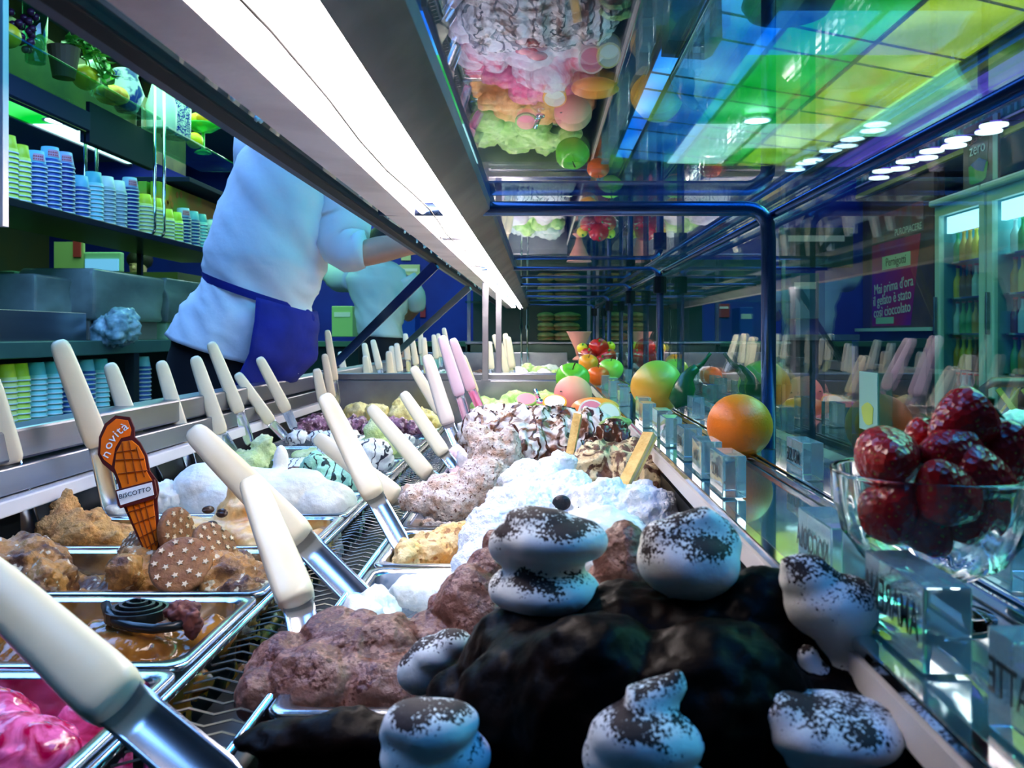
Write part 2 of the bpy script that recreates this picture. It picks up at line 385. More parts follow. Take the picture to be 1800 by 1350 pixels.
for si, (px, py) in enumerate(((1747, 222), (1738, 233), (1684, 247), (1677, 258), (1638, 267), (1628, 279), (1595, 285), (1580, 298), (1552, 302), (1545, 314))):  # glowing discs stand in for spotlight reflections in the glass
    x = 3.02 if si % 2 else 2.90; Y = x*F/(px-PX); z_ = CZ+(PY-py)/F*Y
    t = thing('reflection_disc', '%s bright round disc from the right, standing in for a mirrored lamp' % ORD[si], 'spotlight', (x, Y, z_), 0, 'reflected lamp discs')
    obj('lens', lathe(BM(), [(0.0, 0.0), (0.085, 0.0), (0.085, 0.010), (0.0, 0.010)], (x, Y, z_), 24, False), mat('reflection disc glow', (1, 1, 1), 0.3, emit=(0.85, 1.0, 1.0), es=1.6), t)
    obj('cap', lathe(BM(), [(0.0, 0.0105), (0.087, 0.0105), (0.08, 0.022), (0.0, 0.024)], (x, Y, z_), 24, False), chrome, t)
    obj('arm', tube(BM(), [(x, Y, z_+0.02), (x, Y, z_+0.035), (3.19, Y, z_+0.045)], 0.004, 6), chrome, t)
# the round black speaker and square bracket near the lens, hung over the aisle
t = thing('ceiling_speaker', 'round black speaker hanging below the green and lime ceiling panels', 'speaker', (1.18, 4.15, 2.60))
c = P(1385, -12, 4.1)
obj('housing', lathe(BM(), [(0.0, 0), (0.12, 0.005), (0.19, 0.03), (0.22, 0.08), (0.2, 0.14), (0.0, 0.16)], (c.x, c.y, c.z-0.13), 32), black, t, smooth=True)
obj('stem', tube(BM(), [(c.x, c.y, c.z+0.0), (c.x, c.y, 2.70)], 0.02), black, t)
t = thing('hanging_sign', 'dark boxy sign hanging before the blue ceiling panels', 'sign', (c.x-0.7, 3.9, 2.4))
bm = BM(); a = [P(1180, -40, 3.6), P(1268, -25, 3.6), P(1270, 68, 3.6), P(1255, 76, 3.6), P(1175, 70, 3.6)]
extrude_poly(bm, a, (0, 0.22, 0)); obj('panel', bm, mat('dark green board', (0.004, 0.02, 0.015), 0.5), t)
for px in (1195, 1255): obj('hanger', tube(BM(), [P(px, -30, 3.7), Vector((P(px, 0, 3.7).x, 3.7, 2.70))], 0.008), black, t)

# ================================================================== the display case body
case_dark = mat('case floor', (0.01, 0.012, 0.016), 0.35, 0.4)
YE, YF = 2.5, 4.75
XL, XR = -0.64, 0.15
cs = struct('trim_4', box(BM(), (-0.70, 0.2, Z(-0.46)), (0.36, 5.0, Z(-0.42))), case_dark)
cab = thing('gelato_case', 'long stainless gelato display case with sunken pan wells', 'display case', (-0.17, 2.6, 0))
obj('base', box(BM(), (-0.64, 0.2, 0.0), (0.40, 5.0, Z(-0.46))), mat('case base panel', (0.03, 0.05, 0.09), 0.3, 0.5), cab)
obj('side_panel', box(BM(), (-0.70, 0.2, Z(-0.46)), (-0.68, 5.0, Z(-0.20))), steel, cab)
obj('side_panel', box(BM(), (0.335, 0.2, Z(-0.46)), (0.40, 5.0, Z(-0.16))), steel, cab)
bm = BM(); box(bm, (-0.69, 0.2, Z(-0.155)), (XL, 5.0, Z(-0.115)), 0.004)
obj('ledge', bm, steel, cab)
obj('ledge_step', box(BM(), (-0.69, 0.2, Z(-0.19)), (XL+0.012, 5.0, Z(-0.158)), 0.002), steel, cab)
obj('white_strip', box(BM(), (-0.69, 0.2, Z(-0.212)), (XL+0.022, 5.0, Z(-0.193)), 0.002), white_enamel, cab)
obj('well_wall', box(BM(), (-0.70, 0.2, Z(-0.42)), (-0.645, 5.0, Z(-0.213))), case_dark, cab)
obj('well_wall', box(BM(), (0.155, 0.2, Z(-0.42)), (0.17, 5.0, Z(-0.18))), case_dark, cab)
# partition between the two sections, folded steel
bm = BM(); box(bm, (XL+0.001, YE, Z(-0.42)), (XR, YE+0.012, Z(-0.135)), 0.002); box(bm, (XL+0.001, YE+0.008, Z(-0.135)), (XR, YE+0.06, Z(-0.115)), 0.003)
obj('partition', bm, steel, cab)
bm = BM(); box(bm, (XL+0.001, YF, Z(-0.42)), (XR, YF+0.05, Z(-0.10)), 0.003)
obj('partition', bm, steel, cab)
# customer-side ledge: dark glass shelf in a steel frame
shelf_m = mat('dark glass ledge', (0.04, 0.13, 0.17), 0.08, 0.35, (0.06, 0.18, 0.18), 5, spec=1.0, coat=1.0)
obj('glass_ledge', box(BM(), (0.158, 0.2, Z(-0.16)), (0.335, 5.0, Z(-0.145))), shelf_m, cab)
obj('ledge_trim', box(BM(), (0.148, 0.2, Z(-0.150)), (0.158, 5.0, Z(-0.143)), 0.0015), chrome, cab)
obj('ledge_face', box(BM(), (0.147, 0.2, Z(-0.166)), (0.156, 5.0, Z(-0.151))), white_enamel, cab)
obj('glass_channel', box(box(BM(), (0.238, 0.2, Z(-0.1445)), (0.242, 5.0, Z(-0.138)), 0.001), (0.247, 0.2, Z(-0.1445)), (0.251, 5.0, Z(-0.138)), 0.001), chrome, cab)
# drain grate between the two rows of pans
gr = thing('drain_grate', 'steel slotted drain grate running between the two rows of pans', 'grate', (-0.225, 1.4, Z(-0.262)))
obj('side_rail', tube(BM(), [(-0.2615, 0.3, Z(-0.254)), (-0.2615, YE, Z(-0.254))], 0.0035, 8), steel_pan, gr, smooth=True)
obj('side_rail', tube(BM(), [(-0.189, 0.3, Z(-0.254)), (-0.189, YE, Z(-0.254))], 0.0035, 8), steel_pan, gr, smooth=True)
obj('drip_tray', box(BM(), (-0.262, 0.3, Z(-0.30)), (-0.188, YE, Z(-0.295))), case_dark, gr)
sb = BM(); tube(sb, [(-0.2605, 0, Z(-0.262)), (-0.243, 0.0022, Z(-0.2585)), (-0.225, 0, Z(-0.262)), (-0.207, 0.0022, Z(-0.2585)), (-0.190, 0, Z(-0.262))], 0.0010, 5)
s0 = obj('slat', sb, mat('grate wire', (0.75, 0.78, 0.75), 0.25, 1.0), gr, world=True)
sl_me = s0.data; s0.location = (0, -1.4*0+0.50, 0)
k = 1; yy = 0.50+0.0088
while yy < 2.45 and k < 290:
    s1 = s0.copy(); C.objects.link(s1); s1.location = (0, yy, 0); s1.scale = (1, -1 if k % 2 else 1, 1); yy += 0.0088; k += 1

# ------------------------------------------------------------------ glass superstructure
ZG = 0.173
XG = 0.315
top = thing('glass_shelf', 'long clear glass shelf roofing the gelato case', 'glass shelf', (0.04, 2.6, Z(ZG)))
obj('pane', box(BM(), (-0.236, 0.05, Z(ZG)), (0.33, 5.0, Z(ZG+0.008))), glass_top, top)
obj('edge_trim', box(BM(), (-0.252, 0.05, Z(ZG-0.006)), (-0.236, 5.0, Z(ZG+0.012)), 0.002), black, top, label='black edge trim')
obj('edge_lip', box(BM(), (-0.262, 0.05, Z(ZG-0.004)), (-0.2525, 5.0, Z(ZG+0.004))), mat('blue trim', (0.01, 0.03, 0.09), 0.5), top)
frm = thing('hoop_frame', 'blue lacquered steel tube frame holding the case glass', 'frame', (XG-0.025, 2.5, Z(-0.145)))  # tube frame of hoops and rail around the case glass
posts = (1.085, 2.07, 2.75, 3.6, 4.6)
xp = 0.29
for i, yy in enumerate(posts):
    r = 0.0095 if i == 0 else 0.009
    pts = [(xp, yy, Z(-0.144))]+[(xp, yy, Z(0.12))]
    for k in range(1, 6): a = k/5*PI/2; pts.append((xp-0.028*(1-math.cos(a)), yy, Z(0.132+0.028*math.sin(a))))
    pts += [(-0.205, yy, Z(0.160))]
    bm = BM(); tube(bm, pts, [r]*4+([r]*4 if i == 0 else [0.005]*4), 12); obj('hoop', bm, blue_steel, frm, smooth=True)
    if i: obj('clamp', lathe(BM(), [(0.0, -0.02), (0.016, -0.02), (0.016, 0.02), (0, 0.02)], (xp, yy, Z(0.12)), 12, False), black, frm)
obj('top_rail', tube(BM(), [(xp+0.01, 0.3, Z(0.155)), (xp+0.01, 4.95, Z(0.155))], 0.0055, 12), blue_steel, frm, smooth=True)
fg = thing('front_glass', 'clear upright pane on the customer side of the case', 'glass pane', (XG, 2.6, Z(-0.145)))
obj('pane', box(BM(), (XG, 0.22, Z(-0.144)), (XG+0.006, 4.95, Z(0.172))), glass, fg)
up = thing('upper_glass', 'upper clear pane rising above the glass shelf on the customer side', 'glass pane', (XG, 2.6, Z(0.182)))
obj('pane', box(BM(), (XG, 0.22, Z(0.182)), (XG+0.006, 4.95, Z(0.62))), glass, up)
obj('edge_strip', box(BM(), (XG-0.001, 0.22, Z(0.6205)), (XG+0.007, 4.95, Z(0.63))), chrome, up)
# braces on the staff side
for (a, b, lb, mm) in (((-0.245, 2.0, Z(0.165)), (-0.655, 2.62, Z(-0.115)), 'blue diagonal steel brace from the glass shelf to the staff ledge', blue_steel), ((-0.245, 2.95, Z(0.165)), (-0.655, 3.65, Z(-0.115)), 'grey diagonal steel brace farther down the case', steel)):
    a = Vector(a); b = Vector(b); d = b-a; t = thing('brace', lb, 'brace', b)
    u = d.normalized(); sd = Vector((0, 1, 0)).cross(u).normalized(); n_ = u.cross(sd)
    obj('bar', obox(BM(), (a+b)/2, d/2, sd*0.012, n_*0.003, 0.001), mm, t)
    obj('foot_plate', box(BM(), b+Vector((-0.02, -0.02, 0)), b+Vector((0.02, 0.02, 0.004))), steel, t)
for (x, yy, lb) in ((-0.158, 2.45, 'slim square steel post left of the partition middle'), (-0.125, 2.56, 'slim square steel post just behind the partition')):
    t = thing('post', lb, 'post', (x, yy, Z(-0.13)))
    obj('shaft', box(BM(), (x-0.009, yy-0.006, Z(-0.135)), (x+0.009, yy+0.006, Z(0.15)), 0.001), steel, t)
    obj('shoe', box(BM(), (x-0.012, yy-0.012, Z(-0.136)), (x+0.016, yy+0.012, Z(-0.130))), steel, t)
for (x, yy, lb) in ((-0.10, 4.5, 'thin chrome rod left of the far bread rack'), (-0.07, 4.62, 'thin chrome rod nearest the far bread rack')):
    t = thing('rod', lb, 'rod', (x, yy, Z(-0.2))); obj('shaft', tube(BM(), [(x, yy, Z(-0.25)), (x, yy, Z(0.15))], 0.006), chrome, t); obj('collar', tube(BM(), [(x, yy, Z(0.03)), (x, yy, Z(0.05))], 0.010), chrome, t)
t = thing('end_post', 'pale steel post at the left edge of the near end of the case', 'post', (-0.345, 0.545, Z(-0.1)))
obj('shaft', box(BM(), (-0.355, 0.55, Z(0.07)), (-0.3465, 0.556, Z(0.30))), white_enamel, t)

# fluorescent strip lamp under the glass shelf
lamp = thing('strip_lamp', 'bright white fluorescent strip lamp under the glass shelf', 'lamp', (-0.14, 2.6, Z(0.16)))
y0, y1 = 0.26, 4.9
alu = mat('lamp aluminium', (0.80, 0.68, 0.70), 0.38, 0.35, (0.66, 0.54, 0.56), 14, 0.1, 90)
tub_m = mat('glowing tube', (1, 1, 1), 0.3, emit=(1.0, 0.89, 0.83), es=25)
ref_m = mat('white reflector', (0.85, 0.84, 0.88), 0.12, 0.25, (0.75, 0.72, 0.8), 30, 0.1, 50)
bm = BM(); extrude_poly(bm, [(-0.203, y0, Z(0.158)), (-0.196, y0, Z(0.151)), (-0.160, y0, Z(0.150)), (-0.158, y0, Z(0.157)), (-0.16, y0, Z(0.172)), (-0.203, y0, Z(0.172))], (0, y1-y0, 0))
obj('housing', bm, alu, lamp)
bm = BM(); extrude_poly(bm, [(-0.091, y0, Z(0.137)), (-0.064, y0, Z(0.158)), (-0.064, y0, Z(0.172)), (-0.092, y0, Z(0.172))], (0, y1-y0, 0))
obj('inner_rail', bm, mat('grey lamp rail', (0.20, 0.19, 0.23), 0.35, 0.7, (0.1, 0.1, 0.14), 10), lamp)
obj('reflector', box(BM(), (-0.159, y0, Z(0.1665)), (-0.091, y1, Z(0.1715))), ref_m, lamp)
obj('fluorescent_tube', tube(BM(), [(-0.112, 0.40, Z(0.1555)), (-0.112, 4.88, Z(0.1555))], 0.0115, 14), tub_m, lamp, smooth=True)
obj('fluorescent_tube', tube(BM(), [(-0.149, 0.40, Z(0.1575)), (-0.149, 4.88, Z(0.1575))], 0.005, 10), tub_m, lamp, smooth=True)
obj('cable', tube(BM(), [(-0.137+0.004*math.sin(k*1.3), 0.3+k*0.12, Z(0.150)) for k in range(18)], 0.0011, 6), black, lamp, smooth=True)
for yy in (1.35, 1.9, 2.5, 3.2, 4.0):
    obj('tube_socket', box(BM(), (-0.158, yy, Z(0.152)), (-0.098, yy+0.03, Z(0.168)), 0.002), mat('socket plastic', (0.5, 0.5, 0.6), 0.4), lamp)
drops = BM()
for k in range(60):
    yy = random.uniform(0.5, 3.5); sphere(drops, (-0.206-random.uniform(0, 0.025), yy, Z(0.171)), (0.0022, 0.0022, 0.0028), 1)
o = single('water_drops', drops, mat('droplet', (0.7, 0.95, 0.9), 0.1), 'tiny drops of condensation under the glass shelf beside the lamp', 'drops', smooth=True); o['kind'] = 'stuff'

# ================================================================== pans
ZR = -0.25
def rrect(x0, x1, y0, y1, r, z, n=5):
    out = []
    for (cx, cy, a0) in ((x1-r, y1-r, 0), (x0+r, y1-r, 90), (x0+r, y0+r, 180), (x1-r, y0+r, 270)):
        for k in range(n+1):
            a = math.radians(a0+90*k/n); out.append((cx+r*math.cos(a), cy+r*math.sin(a), z))
    return out
def pan(x0, x1, y0, y1, label, zr=ZR, depth=0.12, m=None):
    z = Z(zr); g = 0.0035; t = thing('gelato_pan', label, 'pan', ((x0+x1)/2, (y0+y1)/2, z-depth)); x0 += g; x1 -= g; y0 += g; y1 -= g; f = 0.011
    def rr(e, zz, r): return rrect(x0+e, x1-e, y0+e, y1-e, r, zz)
    bm = BM(); loft(bm, [rr(0.0, z-0.005, 0.012), rr(0.0, z-0.001, 0.012), rr(0.0015, z, 0.012), rr(f-0.002, z, 0.018), rr(f, z-0.003, 0.018)], cap=False)
    obj('rim', bm, m or steel_pan, t, smooth=True)
    bm = BM(); loft(bm, [rr(f, z-0.003, 0.018), rr(f+0.004, z-depth+0.012, 0.02), rr(f+0.014, z-depth, 0.02)], cap=False)
    lo = [v for v in bm.verts if abs(v.co.z-(z-depth)) < 1e-6]; bm.faces.new(lo)
    loft(bm, [rr(f-0.001, z-0.004, 0.018), rr(f+0.003, z-depth+0.012, 0.02), rr(f+0.013, z-depth-0.001, 0.02)], cap=True) if False else None
    obj('tub', bm, m or steel_pan, t, smooth=True)
    return t
LX0, LX1, RX0, RX1 = -0.627, -0.265, -0.186, 0.140
def gelato(label, me, m, parent=None):
    o = single('gelato', me, m, label, 'gelato'); return o

# colours
m_pink = gel('amarena pink', (0.88, 0.16, 0.42), (0.42, 0.0, 0.05), 38, 0.47, 0.12, rough=0.15, bump=0.15, bscale=60, warp=1.8)
m_caramel = gel('caramel', (0.22, 0.075, 0.012), (0.46, 0.20, 0.035), 14, 0.55, 0.12, rough=0.13, bump=0.25, bscale=55, warp=1)
m_biscotto = gel('biscotto', (0.48, 0.22, 0.06), (0.11, 0.04, 0.02), 34, 0.52, 0.08, spk=(0.7, 0.6, 0.45), spk_scale=90, rough=0.35, bump=0.7, bscale=110)
m_hazel = gel('hazelnut swirl', (0.64, 0.28, 0.07), (0.84, 0.58, 0.26), 18, 0.5, 0.12, rough=0.3, bump=0.1, warp=1.5)
m_crumb = gel('hazelnut crumb', (0.76, 0.38, 0.12), (0.50, 0.20, 0.05), 50, 0.55, 0.1, rough=0.7, bump=1.0, bscale=220)
m_white = gel('fior di latte', (0.86, 0.86, 0.82), (0.78, 0.76, 0.70), 30, rough=0.4, bump=0.3, bscale=120)
m_whip = gel('whipped cream', (0.90, 0.90, 0.94), (0.80, 0.83, 0.92), 22, rough=0.5, bump=0.8, bscale=170)
m_mint = gel('mint', (0.30, 0.68, 0.42), (0.45, 0.80, 0.58), 25, rough=0.4, bump=0.3, lines=((0.012, 0.03, 0.02), 18, 9, 0.86))
m_drizzle = gel('white with chocolate drizzle', (0.86, 0.86, 0.85), None, rough=0.35, bump=0.3, lines=((0.02, 0.02, 0.04), 16, 10, 0.86))
m_pist = gel('pistachio', (0.52, 0.66, 0.25), (0.68, 0.76, 0.42), 30, rough=0.5, bump=0.5)
m_nuts = gel('forest fruit', (0.45, 0.22, 0.36), (0.12, 0.04, 0.06), 60, 0.5, 0.08, spk=(0.75, 0.55, 0.6), spk_scale=70, spk_thr=0.56, rough=0.35, bump=0.8)
m_yellow = gel('lemon banana', (0.82, 0.66, 0.20), (0.86, 0.76, 0.40), 20, rough=0.5, bump=0.4)
m_choc = gel('chocolate', (0.15, 0.052, 0.032), (0.27, 0.12, 0.085), 20, 0.5, 0.2, top=(0.085, 0.014, 0.003), top_thr=0.72, top_scale=330, rough=0.42, bump=0.5, bscale=160)
m_amber = gel('amber nut', (0.78, 0.44, 0.13), (0.84, 0.62, 0.30), 40, rough=0.55, spk=(0.42, 0.18, 0.05), spk_scale=110, spk_thr=0.6, bump=1.0, bscale=160)
m_strac = gel('pinkish chip', (0.78, 0.66, 0.60), (0.55, 0.34, 0.24), 70, 0.55, 0.1, spk=(0.16, 0.05, 0.03), spk_scale=260, spk_thr=0.62, rough=0.6, bump=1.0, bscale=260)
m_choco_white = gel('cream with chocolate sauce', (0.82, 0.74, 0.74), (0.16, 0.05, 0.02), 15, 0.52, 0.05, rough=0.2, bump=0.25, warp=2.2, lines=((0.06, 0.015, 0.008), 12, 12, 0.84))
m_tira = gel('tiramisu swirl', (0.80, 0.62, 0.36), (0.12, 0.04, 0.018), 34, 0.5, 0.05, rough=0.3, bump=0.4, warp=2.5)
m_puff = gel('meringue cream', (0.84, 0.84, 0.80), (0.76, 0.78, 0.76), 25, top=(0.016, 0.0035, 0.002), top_thr=0.62, top_scale=650, rough=0.75, bump=0.2, bscale=90)
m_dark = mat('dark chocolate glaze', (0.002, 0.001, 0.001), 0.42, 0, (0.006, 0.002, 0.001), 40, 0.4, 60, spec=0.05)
m_red = mat('cherry sauce', (0.55, 0.01, 0.02), 0.12)
m_pastel = gel('strawberry cream', (0.88, 0.62, 0.68), (0.90, 0.80, 0.80), 18, 0.5, 0.15, rough=0.4, bump=0.3, warp=1.5)
m_kiwi = gel('kiwi green', (0.38, 0.62, 0.12), (0.60, 0.76, 0.30), 40, rough=0.35, bump=0.4)
m_orange_g = gel('orange sorbet', (0.85, 0.32, 0.06), (0.90, 0.50, 0.20), 20, rough=0.4, bump=0.4)
m_brown_g = gel('dark cocoa', (0.05, 0.02, 0.015), (0.14, 0.05, 0.03), 40, rough=0.4, bump=0.8)

def lump(px, py, Y, r, rot=None):
    e = (P(px, py, Y), r)
    return e+(rot,) if rot else e
def hill(x, y, z, r): return (Vector((x, y, Z(z))), r)
def rnd_hills(x0, x1, y0, y1, z, n, r, dz=0.01, seed=1):
    rs = random.Random(seed); out = []
    for k in range(n):
        q = rs.uniform(0.7, 1.2)
        out.append(hill(rs.uniform(x0, x1), rs.uniform(y0, y1), z+rs.uniform(-dz, dz), (r[0]*q, r[1]*q, r[2]*q)))
    return out
def slab(x0, x1, y0, y1, z): return ((x0, y0, Z(-0.355)), (x1, y1, Z(z)))

def LY(i): return 0.46+0.18*i
pin = 0.018
desc_L = ['holding pink cherry gelato nearest the camera on the left', 'holding the glossy caramel gelato with liquorice', 'holding the biscuit gelato with star cookies', 'holding coffee swirl gelato with beans', 'holding smooth white meringue gelato', 'holding mint green gelato with dark streaks', 'holding white gelato with dark drizzle behind the mint', 'holding pale green peaked gelato', 'holding dark nutty gelato left of the grate', 'holding purple brown forest fruit gelato', 'holding yellow gelato against the partition']
for i in range(11):
    pan(LX0, LX1, LY(i), LY(i+1), 'steel pan '+desc_L[i])
def Lg(i, label, m, hills, z=-0.275, x0=None, x1=None, vox=0.0032, amp=0.002, freq=60, mode='fbm', octv=4, tubes=(), boxes=()):
    xa = (x0 if x0 is not None else LX0+pin); xb = (x1 if x1 is not None else LX1-pin)
    me = blob(hills, vox, amp, freq, octv, [slab(xa, xb, LY(i)+pin, LY(i+1)-pin, z)]+list(boxes), mode, seed=i, tubes=tubes)
    return gelato(label, me, m)
Lg(0, 'glossy pink and magenta cherry gelato at the lower left corner', m_pink,
   [hill(-0.40, 0.56, -0.262, (0.07, 0.04, 0.028)), hill(-0.33, 0.54, -0.268, (0.04, 0.035, 0.025)), hill(-0.46, 0.60, -0.255, (0.07, 0.035, 0.03)), hill(-0.38, 0.50, -0.27, (0.05, 0.03, 0.03)), hill(-0.31, 0.60, -0.275, (0.03, 0.02, 0.02)), hill(-0.52, 0.54, -0.25, (0.06, 0.04, 0.04)), hill(-0.43, 0.53, -0.25, (0.025, 0.05, 0.02))], -0.282, amp=0.006, freq=26, octv=2)
Lg(1, 'glossy brown caramel gelato carrying a liquorice coil', m_caramel,
   [hill(-0.36, 0.74, -0.272, (0.05, 0.045, 0.022)), hill(-0.42, 0.72, -0.275, (0.045, 0.03, 0.02)), hill(-0.30, 0.76, -0.275, (0.03, 0.03, 0.02)), hill(-0.50, 0.75, -0.262, (0.035, 0.04, 0.03)), hill(-0.56, 0.74, -0.26, (0.04, 0.04, 0.03)), hill(-0.33, 0.70, -0.285, (0.06, 0.02, 0.015))], -0.274, amp=0.004, freq=30, octv=3)
Lg(2, 'biscuit gelato with crumbled chocolate pieces around the orange sign', m_biscotto,
   [hill(-0.60, 0.86, -0.235, (0.03, 0.03, 0.03)), hill(-0.55, 0.9, -0.25, (0.05, 0.04, 0.035)), hill(-0.50, 0.87, -0.26, (0.02, 0.03, 0.03))]+rnd_hills(-0.44, -0.32, 0.85, 0.97, -0.255, 14, (0.022, 0.02, 0.02), 0.012, 4)+[hill(-0.33, 0.88, -0.252, (0.05, 0.03, 0.026)), hill(-0.30, 0.86, -0.262, (0.035, 0.03, 0.02))], -0.276, amp=0.006, freq=70)
Lg(3, 'tan coffee swirl gelato behind the star cookies', m_hazel,
   [hill(-0.36, 1.08, -0.25, (0.06, 0.045, 0.022)), hill(-0.38, 1.09, -0.225, (0.035, 0.03, 0.022)), hill(-0.385, 1.09, -0.205, (0.016, 0.014, 0.02)), hill(-0.33, 1.05, -0.255, (0.05, 0.03, 0.02)), hill(-0.43, 1.07, -0.25, (0.05, 0.04, 0.022))], -0.268, amp=0.005, freq=24, octv=2)
gelato('crumbly orange tan gelato heap beside the leftmost spatula', blob([hill(-0.60, 1.07, -0.25, (0.025, 0.04, 0.035)), hill(-0.565, 1.06, -0.25, (0.035, 0.04, 0.03)), hill(-0.53, 1.06, -0.26, (0.03, 0.03, 0.022)), hill(-0.605, 1.09, -0.23, (0.018, 0.02, 0.03))], 0.003, 0.006, 70, 5, seed=3), m_crumb)
Lg(4, 'smooth white meringue gelato in the fifth left pan', m_white,
   [hill(-0.42, 1.27, -0.245, (0.13, 0.06, 0.045)), hill(-0.50, 1.27, -0.225, (0.05, 0.045, 0.035)), hill(-0.36, 1.27, -0.225, (0.04, 0.04, 0.028)), hill(-0.395, 1.30, -0.195, (0.012, 0.012, 0.028)), hill(-0.32, 1.26, -0.25, (0.05, 0.05, 0.03))], -0.27, amp=0.004, freq=18, octv=2)
gelato('pale crumbly cream heap in front of the white meringue', blob([hill(-0.585, 1.24, -0.235, (0.03, 0.03, 0.03)), hill(-0.55, 1.25, -0.24, (0.03, 0.03, 0.022)), hill(-0.60, 1.22, -0.25, (0.02, 0.03, 0.03)), hill(-0.565, 1.22, -0.225, (0.015, 0.015, 0.015))], 0.003, 0.006, 80, 5, seed=5), m_white)
Lg(5, 'mint green gelato with dark streaks left of the grate', m_mint,
   [hill(-0.34, 1.45, -0.245, (0.055, 0.05, 0.035)), hill(-0.31, 1.43, -0.235, (0.03, 0.03, 0.028)), hill(-0.38, 1.46, -0.225, (0.03, 0.03, 0.025)), hill(-0.30, 1.41, -0.25, (0.03, 0.03, 0.025))], -0.285, x0=-0.42, amp=0.006, freq=45, octv=3)
gelato('dark chocolate gelato scooped low beside the mint', blob([hill(-0.5, 1.45, -0.29, (0.1, 0.06, 0.02)), hill(-0.43, 1.48, -0.25, (0.025, 0.02, 0.02))], 0.0035, 0.005, 50, 4, [slab(-0.60, -0.425, 1.385, 1.52, -0.30)], seed=6), m_brown_g)
Lg(6, 'white gelato with black chocolate drizzle behind the mint', m_drizzle,
   [hill(-0.36, 1.63, -0.24, (0.08, 0.05, 0.035)), hill(-0.32, 1.62, -0.225, (0.04, 0.03, 0.03)), hill(-0.40, 1.66, -0.215, (0.035, 0.03, 0.03)), hill(-0.46, 1.62, -0.255, (0.05, 0.04, 0.02))], -0.275, x0=-0.52, amp=0.004, freq=45, octv=3)
gelato('yellow green crumbly gelato left of the drizzled white one', blob([hill(-0.57, 1.66, -0.25, (0.04, 0.05, 0.025)), hill(-0.545, 1.68, -0.225, (0.02, 0.02, 0.03))], 0.0035, 0.006, 80, 5, [slab(-0.60, -0.525, 1.565, 1.70, -0.285)], seed=7), m_pist)
Lg(7, 'pale green gelato piped into a peak', m_pist,
   [hill(-0.35, 1.83, -0.24, (0.045, 0.035, 0.025)), hill(-0.352, 1.83, -0.21, (0.028, 0.025, 0.025)), hill(-0.355, 1.83, -0.185, (0.010, 0.01, 0.02)), hill(-0.45, 1.82, -0.26, (0.08, 0.05, 0.02))], -0.28, amp=0.004, freq=40, octv=3)
Lg(8, 'white gelato scattered with dark nuts', m_drizzle, rnd_hills(-0.6, -0.3, 1.95, 2.03, -0.25, 12, (0.03, 0.025, 0.02), 0.012, 8), -0.275, vox=0.004, amp=0.006, freq=60)
Lg(9, 'purple brown forest fruit gelato in the tenth left pan', m_nuts, rnd_hills(-0.6, -0.3, 2.12, 2.22, -0.235, 22, (0.028, 0.024, 0.02), 0.012, 9), -0.265, vox=0.004, amp=0.008, freq=70)
Lg(10, 'yellow lemon gelato against the steel partition', m_yellow, rnd_hills(-0.52, -0.3, 2.3, 2.4, -0.225, 12, (0.035, 0.03, 0.025), 0.014, 10)+[hill(-0.38, 2.36, -0.2, (0.03, 0.03, 0.03))], -0.26, vox=0.004, amp=0.007, freq=50)

# ------------------------------------------------------------------ right row
RYs = [0.34, 0.56, 0.74, 0.92, 1.10, 1.28, 1.46, 1.64, 1.82, 2.0, 2.18, 2.45]
desc_R = ['under the dark profiterole mound in front', 'holding the cocoa dusted chocolate gelato', 'holding the hollowed white gelato', 'holding the amber nut gelato', 'holding the speckled pinkish gelato', 'holding the sauce covered cream gelato', 'holding strawberry cream gelato', 'holding pastel rippled gelato', 'holding pale yellow gelato', 'holding orange sorbet with fruit', 'holding green kiwi gelato by the partition']
for i in range(11): pan(RX0, RX1, RYs[i], RYs[i+1], 'steel pan '+desc_R[i], m=(mat('near-black pan', (0.01, 0.008, 0.008), 0.5) if i == 0 else None))  # the front pan is coloured almost black
def Rs(i, z, x0=None, x1=None): return slab(RX0+pin if x0 is None else x0, RX1-pin if x1 is None else x1, RYs[i]+pin, RYs[i+1]-pin, z)
# chocolate
gelato('brown chocolate gelato dusted with cocoa in the second right pan', blob(
    [lump(500, 1190, 0.64, (0.028, 0.03, 0.03)), lump(470, 1215, 0.62, (0.02, 0.03, 0.02)), lump(620, 1160, 0.65, (0.035, 0.035, 0.03)), lump(590, 1130, 0.66, (0.028, 0.025, 0.022)), lump(670, 1140, 0.65, (0.03, 0.03, 0.022)), lump(700, 1098, 0.66, (0.008, 0.008, 0.008)), lump(640, 1110, 0.66, (0.014, 0.014, 0.014)),
     lump(760, 1150, 0.67, (0.03, 0.03, 0.03)), lump(560, 1200, 0.62, (0.04, 0.03, 0.025)), lump(690, 1210, 0.62, (0.05, 0.03, 0.025)), lump(830, 1090, 0.68, (0.03, 0.028, 0.04)), lump(860, 1030, 0.70, (0.022, 0.022, 0.03)), lump(868, 985, 0.71, (0.010, 0.011, 0.022)), lump(800, 1075, 0.69, (0.02, 0.02, 0.018))],
    0.0024, 0.0035, 34, 3, [Rs(1, -0.265)], 'ridged', seed=20, amp2=0.0006), m_choc)
